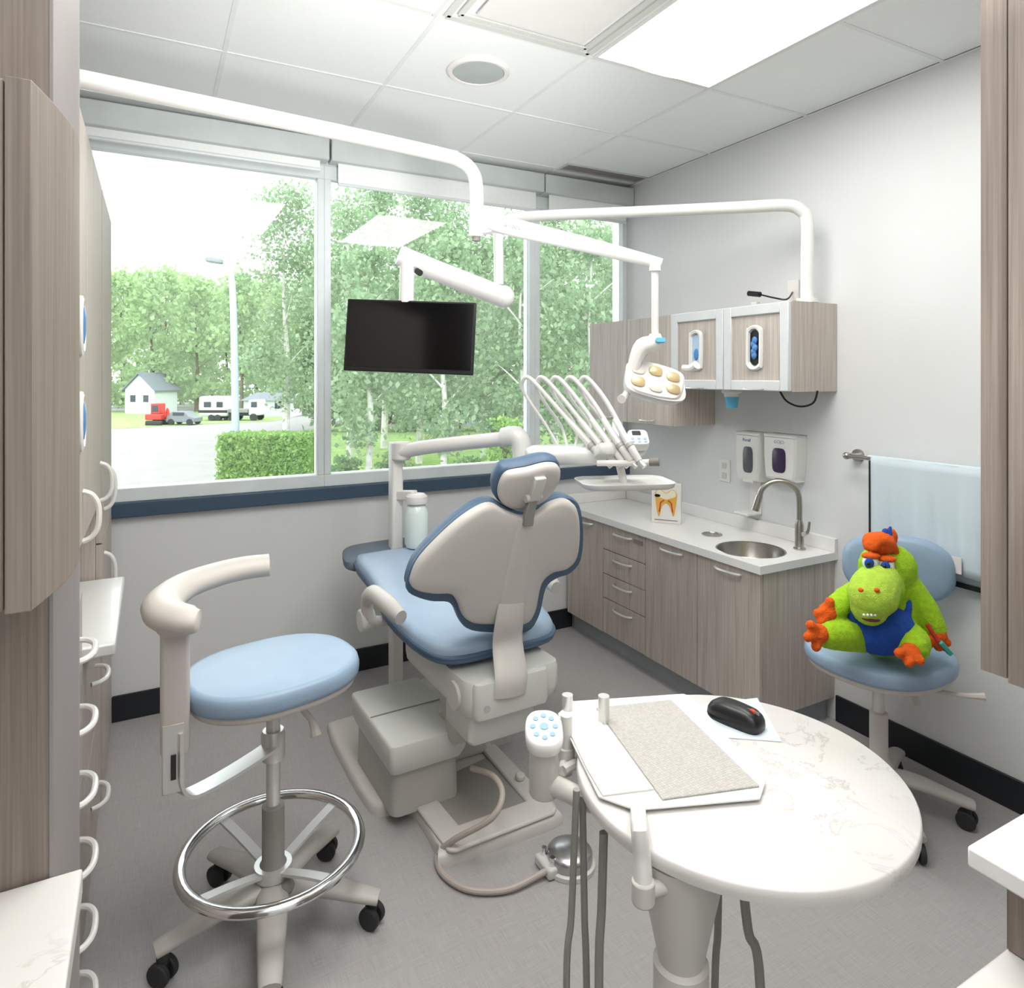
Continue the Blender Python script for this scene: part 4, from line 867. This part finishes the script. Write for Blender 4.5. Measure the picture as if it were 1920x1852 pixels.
# ================================================================= outdoors
GZ = -3.5
def G(u_, v_): return onZ(u_, v_, GZ)
MB().box((-90, 8, GZ-.2), (150, 170, GZ)).build('ground', GRAVEL, struct=True)
def leaves(n, centers, sp, size):
    c = centers[NR.randint(0, len(centers), n)]; p = c + NR.normal(size=(n, 3))*sp
    a = NR.normal(size=(n, 3)); a /= np.linalg.norm(a, axis=1)[:, None]
    b = np.cross(a, NR.normal(size=(n, 3))); b /= np.linalg.norm(b, axis=1)[:, None]
    s = (size*(.6+.8*NR.rand(n)))[:, None]; a = a*s; b = b*s*.7
    return np.stack([p-a, p+b, p+a, p-b], 1).reshape(-1, 3)
def leafobj(name, vs, mat, parent):
    n = len(vs)//4; me = bpy.data.meshes.new(name)
    me.vertices.add(4*n); me.vertices.foreach_set('co', vs.astype(np.float32).ravel())
    me.loops.add(4*n); me.loops.foreach_set('vertex_index', np.arange(4*n, dtype=np.int32))
    me.polygons.add(n); me.polygons.foreach_set('loop_start', np.arange(0, 4*n, 4, dtype=np.int32)); me.update(calc_edges=True)
    me.materials.append(mat); o = bpy.data.objects.new(name, me); COL.objects.link(o); o.parent = parent; RM[o.name] = RM[parent.name]; LOCAL.add(o.name); return o
def tree(x, y, h, cw, n, size, lb, grp, mat, bark, lo=.15, cat='tree', name='birch_tree'):
    t = thing(name, lb, cat, (x, y, GZ), 0, grp, local=True)
    k = 46; z = lo+(1-lo)*NR.rand(k)**.8; prof = np.sin(np.clip((z-lo)/(1-lo), 0, 1)*PI*.82+.35)**.8
    a = NR.rand(k)*2*PI; r = cw*.5*prof*np.sqrt(NR.rand(k))*.95
    cen = np.stack([r*np.cos(a), r*np.sin(a), z*h*.97], 1)
    leafobj('foliage', leaves(n, cen, np.array([cw*.11, cw*.11, h*.032]), size), mat, t)
    b = MB(); b.tube([(0, 0, 0), (.15, .1, h*.3), (-.1, .1, h*.6), (0, 0, h*.9)], [h*.012+.03, h*.01+.02, h*.006, .02], 8, 4)
    for q in range(7):
        zz = h*(.3+.08*q); aa = q*2.4; b.tube([(0, .05, zz), (cw*.2*cos(aa), cw*.2*sin(aa), zz+h*.06), (cw*.36*cos(aa), cw*.36*sin(aa), zz+h*.1)], [.06, .035, .015], 6, 3)
    b.build('trunk', bark, t)
def at(u_, d): q = W(u_, 703, d); return q.x, q.y
for u_, vt, d, cw, n in ((690, 440, 31, 3.2, 4200), (830, 430, 31, 3.6, 4400), (980, 430, 31, 3.8, 4600), (1110, 420, 31, 3.8, 4600), (1230, 430, 31, 3.6, 1800),
    (655, 350, 38, 4.6, 6400), (785, 345, 38, 4.6, 6600), (905, 440, 38, 4.4, 5600), (1040, 400, 38, 4.4, 5800), (1170, 420, 38, 4.4, 5000),
    (535, 335, 46, 4.8, 6400), (610, 375, 49, 4.2, 4800), (720, 330, 46, 4.8, 6200), (850, 340, 47, 4.8, 6200), (975, 400, 46, 4.6, 5400), (1100, 380, 47, 4.8, 5400)):
    x, y = at(u_, d); h = CH+(703-vt)/F*d-GZ
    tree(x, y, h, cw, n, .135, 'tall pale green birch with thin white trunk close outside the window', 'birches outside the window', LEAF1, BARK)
for j, u_ in enumerate(range(200, 660, 28)):
    d = (92, 104, 116)[j % 3]+R.uniform(-1, 1); vt = 520+R.uniform(-12, 30)-(18 if 260 < u_ < 420 else 0); x, y = at(u_, d); h = CH+(703-vt)/F*d-GZ
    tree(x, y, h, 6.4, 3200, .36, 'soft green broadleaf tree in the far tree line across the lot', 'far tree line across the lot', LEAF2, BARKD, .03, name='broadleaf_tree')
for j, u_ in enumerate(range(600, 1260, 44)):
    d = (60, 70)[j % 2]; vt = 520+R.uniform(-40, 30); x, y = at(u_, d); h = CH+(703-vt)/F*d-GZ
    tree(x, y, h, 5.2, 3000, .3, 'dark green broadleaf tree filling the gaps behind the birches', 'trees behind the birches', LEAF4, BARKD, .02, name='broadleaf_tree')  # foliage is a darker green than the birches in front
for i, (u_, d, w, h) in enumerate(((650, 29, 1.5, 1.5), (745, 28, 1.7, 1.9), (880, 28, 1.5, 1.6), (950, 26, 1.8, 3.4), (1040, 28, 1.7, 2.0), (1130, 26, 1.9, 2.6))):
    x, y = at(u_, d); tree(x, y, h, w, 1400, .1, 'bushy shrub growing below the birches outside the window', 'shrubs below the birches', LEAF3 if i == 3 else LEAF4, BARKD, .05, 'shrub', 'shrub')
# hedge
q0, q1 = at(424, 29.5), at(588, 29.5)
t = thing('hedge', 'clipped bright green hedge at the edge of the gravel lot', 'hedge', ((q0[0]+q1[0])/2, (q0[1]+q1[1])/2, GZ), -28.15, local=True)
n = 9000; hw = 1.98; P_ = NR.rand(n, 3)*np.array([2*hw, 1.6, 2.4])-np.array([hw, .8, 0]); fc = NR.randint(0, 3, n)
P_[fc == 0, 1] = -.8; P_[fc == 1, 2] = 2.4
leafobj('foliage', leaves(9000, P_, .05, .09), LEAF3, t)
MB().box((-hw+.1, -.7, 0), (hw-.1, .7, 2.25)).build('inner_growth', PM('hedge_inner', '739b4e', .95, noise=.2), t)
tag(MB().ppoly([G(u_, v_)+V((0, 0, .03)) for u_, v_ in ((180, 806), (345, 797), (520, 789), (560, 772), (180, 772))], .02).build('lawn', GRASS), 'strip of mown grass in front of the white house', 'grass')
tag(MB().ppoly([G(u_, v_)+V((0, 0, .03)) for u_, v_ in ((615, 900), (1240, 880), (1240, 800), (615, 800))], .02).build('lawn', GRASS), 'rough green ground below the birches', 'grass')
# lamp post
q = G(441, 915); dl = (q-EYE).dot(fw); ztp = CH+(703-490)/F*dl
t = thing('street_lamp', 'white street lamp post standing beside the hedge', 'street lamp', q)
MB().tube([q, V((q.x, q.y, GZ+4)), V((q.x, q.y, ztp-1.2))+rt*-.12, V((q.x, q.y, ztp-.2))+rt*-.35, V((q.x, q.y, ztp))+rt*-.6], [.19, .16, .14, .11, .09], 12, 5).build('pole', PM('lamp_pole', 'a3b1bc', .5), t)
MB().loft(rrect(.8, .4, .1, 4), [(.8, -.1), (1, -.05), (1, .06), (.8, .14)], CM(V((q.x, q.y, ztp+.02))+rt*-.9) @ RY(8)).build('lamp_head', PM('lamp_head_grey', '70787c', .5), t)
MB().lathe([(.3, 0), (.3, .15), (.17, .3)], q).build('base', ROOF, t)
# houses
def house(u_, v_, w, dp, hw, hr, rz, lb, gable):
    q = G(u_, v_); t = thing('house', lb, 'house', q, rz, local=True)
    MB().box((-w/2, 0, 0), (w/2, dp, hw)).build('wall', SIDING, t)
    if gable: MB().add([(-w/2, 0, hw), (w/2, 0, hw), (0, 0, hw+hr), (-w/2, dp, hw), (w/2, dp, hw), (0, dp, hw+hr)], [(0, 1, 2), (3, 5, 4), (0, 3, 4, 1)]).build('gable', SIDING, t)
    e = .35
    if gable:
        for s_ in (-1, 1): MB().add([(s_*(w/2+e), -e, hw-e*hr/(w/2)), (0, -e, hw+hr), (0, dp+e, hw+hr), (s_*(w/2+e), dp+e, hw-e*hr/(w/2)), (s_*(w/2+e), -e, hw-e*hr/(w/2)+.18), (0, -e, hw+hr+.18), (0, dp+e, hw+hr+.18), (s_*(w/2+e), dp+e, hw-e*hr/(w/2)+.18)], [(0,1,2,3),(4,5,6,7),(0,1,5,4),(1,2,6,5),(2,3,7,6),(3,0,4,7)]).build('roof', ROOF, t)
    else:
        MB().add([(-w/2-e, -e, hw), (w/2+e, -e, hw), (w/2+e, dp+e, hw), (-w/2-e, dp+e, hw), (-w/2+.8, dp/2, hw+hr), (w/2-.8, dp/2, hw+hr)], [(0, 1, 5, 4), (1, 2, 5), (2, 3, 4, 5), (3, 0, 4), (0, 3, 2, 1)]).build('roof', ROOF, t)
    for x in (-w*.22, w*.22):
        f = MB().box((x-.5, -.06, hw*.45), (x+.5, 0, hw*.45+1.1)).build('window', WHITE, t); MB().box((x-.4, -.08, hw*.45+.1), (x+.4, -.06, hw*.45+1)).build('pane', DGLASS, f)
house(262, 776, 4.4, 4.2, 3.2, 2.0, -40, 'white gabled house beyond the gravel lot', True)
house(502, 782, 5.6, 5, 2.0, .9, -24, 'low white garage right of the parked vehicles', False)
def wheels(t, xs_, w, r):
    for x in xs_:
        for s_ in (-1, 1): MB().cyl((x, s_*w/2-.1, r), (x, s_*w/2+.1, r), r, n=14).build('wheel', DARK, t)
q = G(346, 796); t = thing('parked_car', 'grey car parked on the far side of the lot', 'car', q, -30, local=True)
MB().add(*(lambda pr: ([(x, -.85, z) for x, z in pr]+[(x, .85, z) for x, z in pr], [tuple(range(len(pr)))[::-1], tuple(range(len(pr), 2*len(pr)))]+[(i, (i+1) % len(pr), len(pr)+(i+1) % len(pr), len(pr)+i) for i in range(len(pr))]))([(-1.5, .3), (1.45, .3), (1.5, .75), (.9, .9), (.45, 1.35), (-.8, 1.4), (-1.4, .95)])).build('body', CARG, t, bev=.06)
MB().box((-.75, -.87, .95), (.4, .87, 1.28)).build('window', DGLASS, t); wheels(t, (-.95, .95), 1.6, .32)
q = G(408, 788); t = thing('travel_trailer', 'white travel trailer parked between car and truck', 'trailer', q, -30, local=True)
MB().box((-1.6, -1.1, .5), (1.6, 1.1, 2.7)).build('body', SIDING, t, bev=.25, seg=3); MB().box((-1.61, -1.115, .9), (1.61, -1.1, 1.2)).build('stripe', DARK, t)
MB().box((-1, -1.12, 1.5), (-.2, -1.1, 2.1)).build('window', DGLASS, t); MB().box((.4, -1.12, 1.5), (1.1, -1.1, 2.1)).build('window', DGLASS, t); wheels(t, (-.2, .5), 2.0, .35)
q = G(462, 788); t = thing('parked_truck', 'white flatbed truck parked in front of the low garage', 'truck', q, -30, local=True)
MB().box((-1.7, -1, .9), (.6, 1, 1.3)).build('bed', GREYM, t, bev=.05); MB().box((.65, -1, .6), (1.8, 1, 2.3)).build('cab', SIDING, t, bev=.15, seg=3)
MB().box((.95, -1.02, 1.5), (1.6, -1, 2.1)).build('window', DGLASS, t); MB().box((-1.7, -.7, .55), (1.7, .7, .9)).build('chassis', DARK, t); wheels(t, (-1.2, 1.2), 1.8, .42)
q = G(295, 797); t = thing('mini_excavator', 'small red excavator parked in front of the white house', 'excavator', q, -30, local=True)
for s_ in (-1, 1): MB().box((-.85, s_*.6-.2, 0), (.85, s_*.6+.2, .5)).build('track', DARK, t, bev=.15, seg=3)
MB().box((-.9, -.7, .55), (.8, .7, 1.15)).build('body', RED, t, bev=.1); c_ = MB().box((-.4, -.55, 1.15), (.55, .55, 2.2)).build('cab', RED, t, bev=.08); MB().box((-.25, -.57, 1.35), (.4, -.55, 2.0)).build('window', DGLASS, c_)
MB().tube([(.8, 0, .8), (1.05, 0, 1.7), (1.15, 0, 1.0)], .1, 8, 3).build('boom', RED, t)
# ================================================================= lights, world, camera
la = bpy.data.lights.new('added_bounce_fill', 'AREA'); la.shape = 'RECTANGLE'; la.size = .9; la.size_y = 1.0; la.energy = 21; la.color = (1, .985, .97)  # unseen area lamp added to bounce light off the ceiling
lo = bpy.data.objects.new('added_bounce_fill', la); COL.objects.link(lo); lo.location = (.42, -.1, 2.0); lo.rotation_euler = (rad(180), 0, 0)
sl = bpy.data.lights.new('added_ceiling_fill', 'SPOT'); sl.energy = 160; sl.spot_size = rad(52); sl.spot_blend = 1.0; sl.shadow_soft_size = .3; sl.color = (1, .99, .98)  # unseen spot added to brighten the far part of the ceiling
so_ = bpy.data.objects.new('added_ceiling_fill', sl); COL.objects.link(so_); so_.location = (.6, -.1, 1.25)
so_.rotation_euler = (V((.85, 2.7, ZC))-V((.6, -.1, 1.25))).to_track_quat('-Z', 'Y').to_euler()
w = bpy.data.worlds.new('World'); S.world = w; w.use_nodes = True; nt = w.node_tree; bg = nt.nodes['Background']
bg.inputs[0].default_value = (.93, .97, 1, 1); bg.inputs[1].default_value = 2.25
cam = bpy.data.cameras.new('Camera'); co = bpy.data.objects.new('Camera', cam); COL.objects.link(co); S.camera = co
co.location = EYE; co.rotation_euler = (rad(90), 0, -A); cam.sensor_width = 36; cam.lens = F/1920*36; cam.shift_y = -(926-CY)/1920
cam.clip_start = .03; cam.clip_end = 500
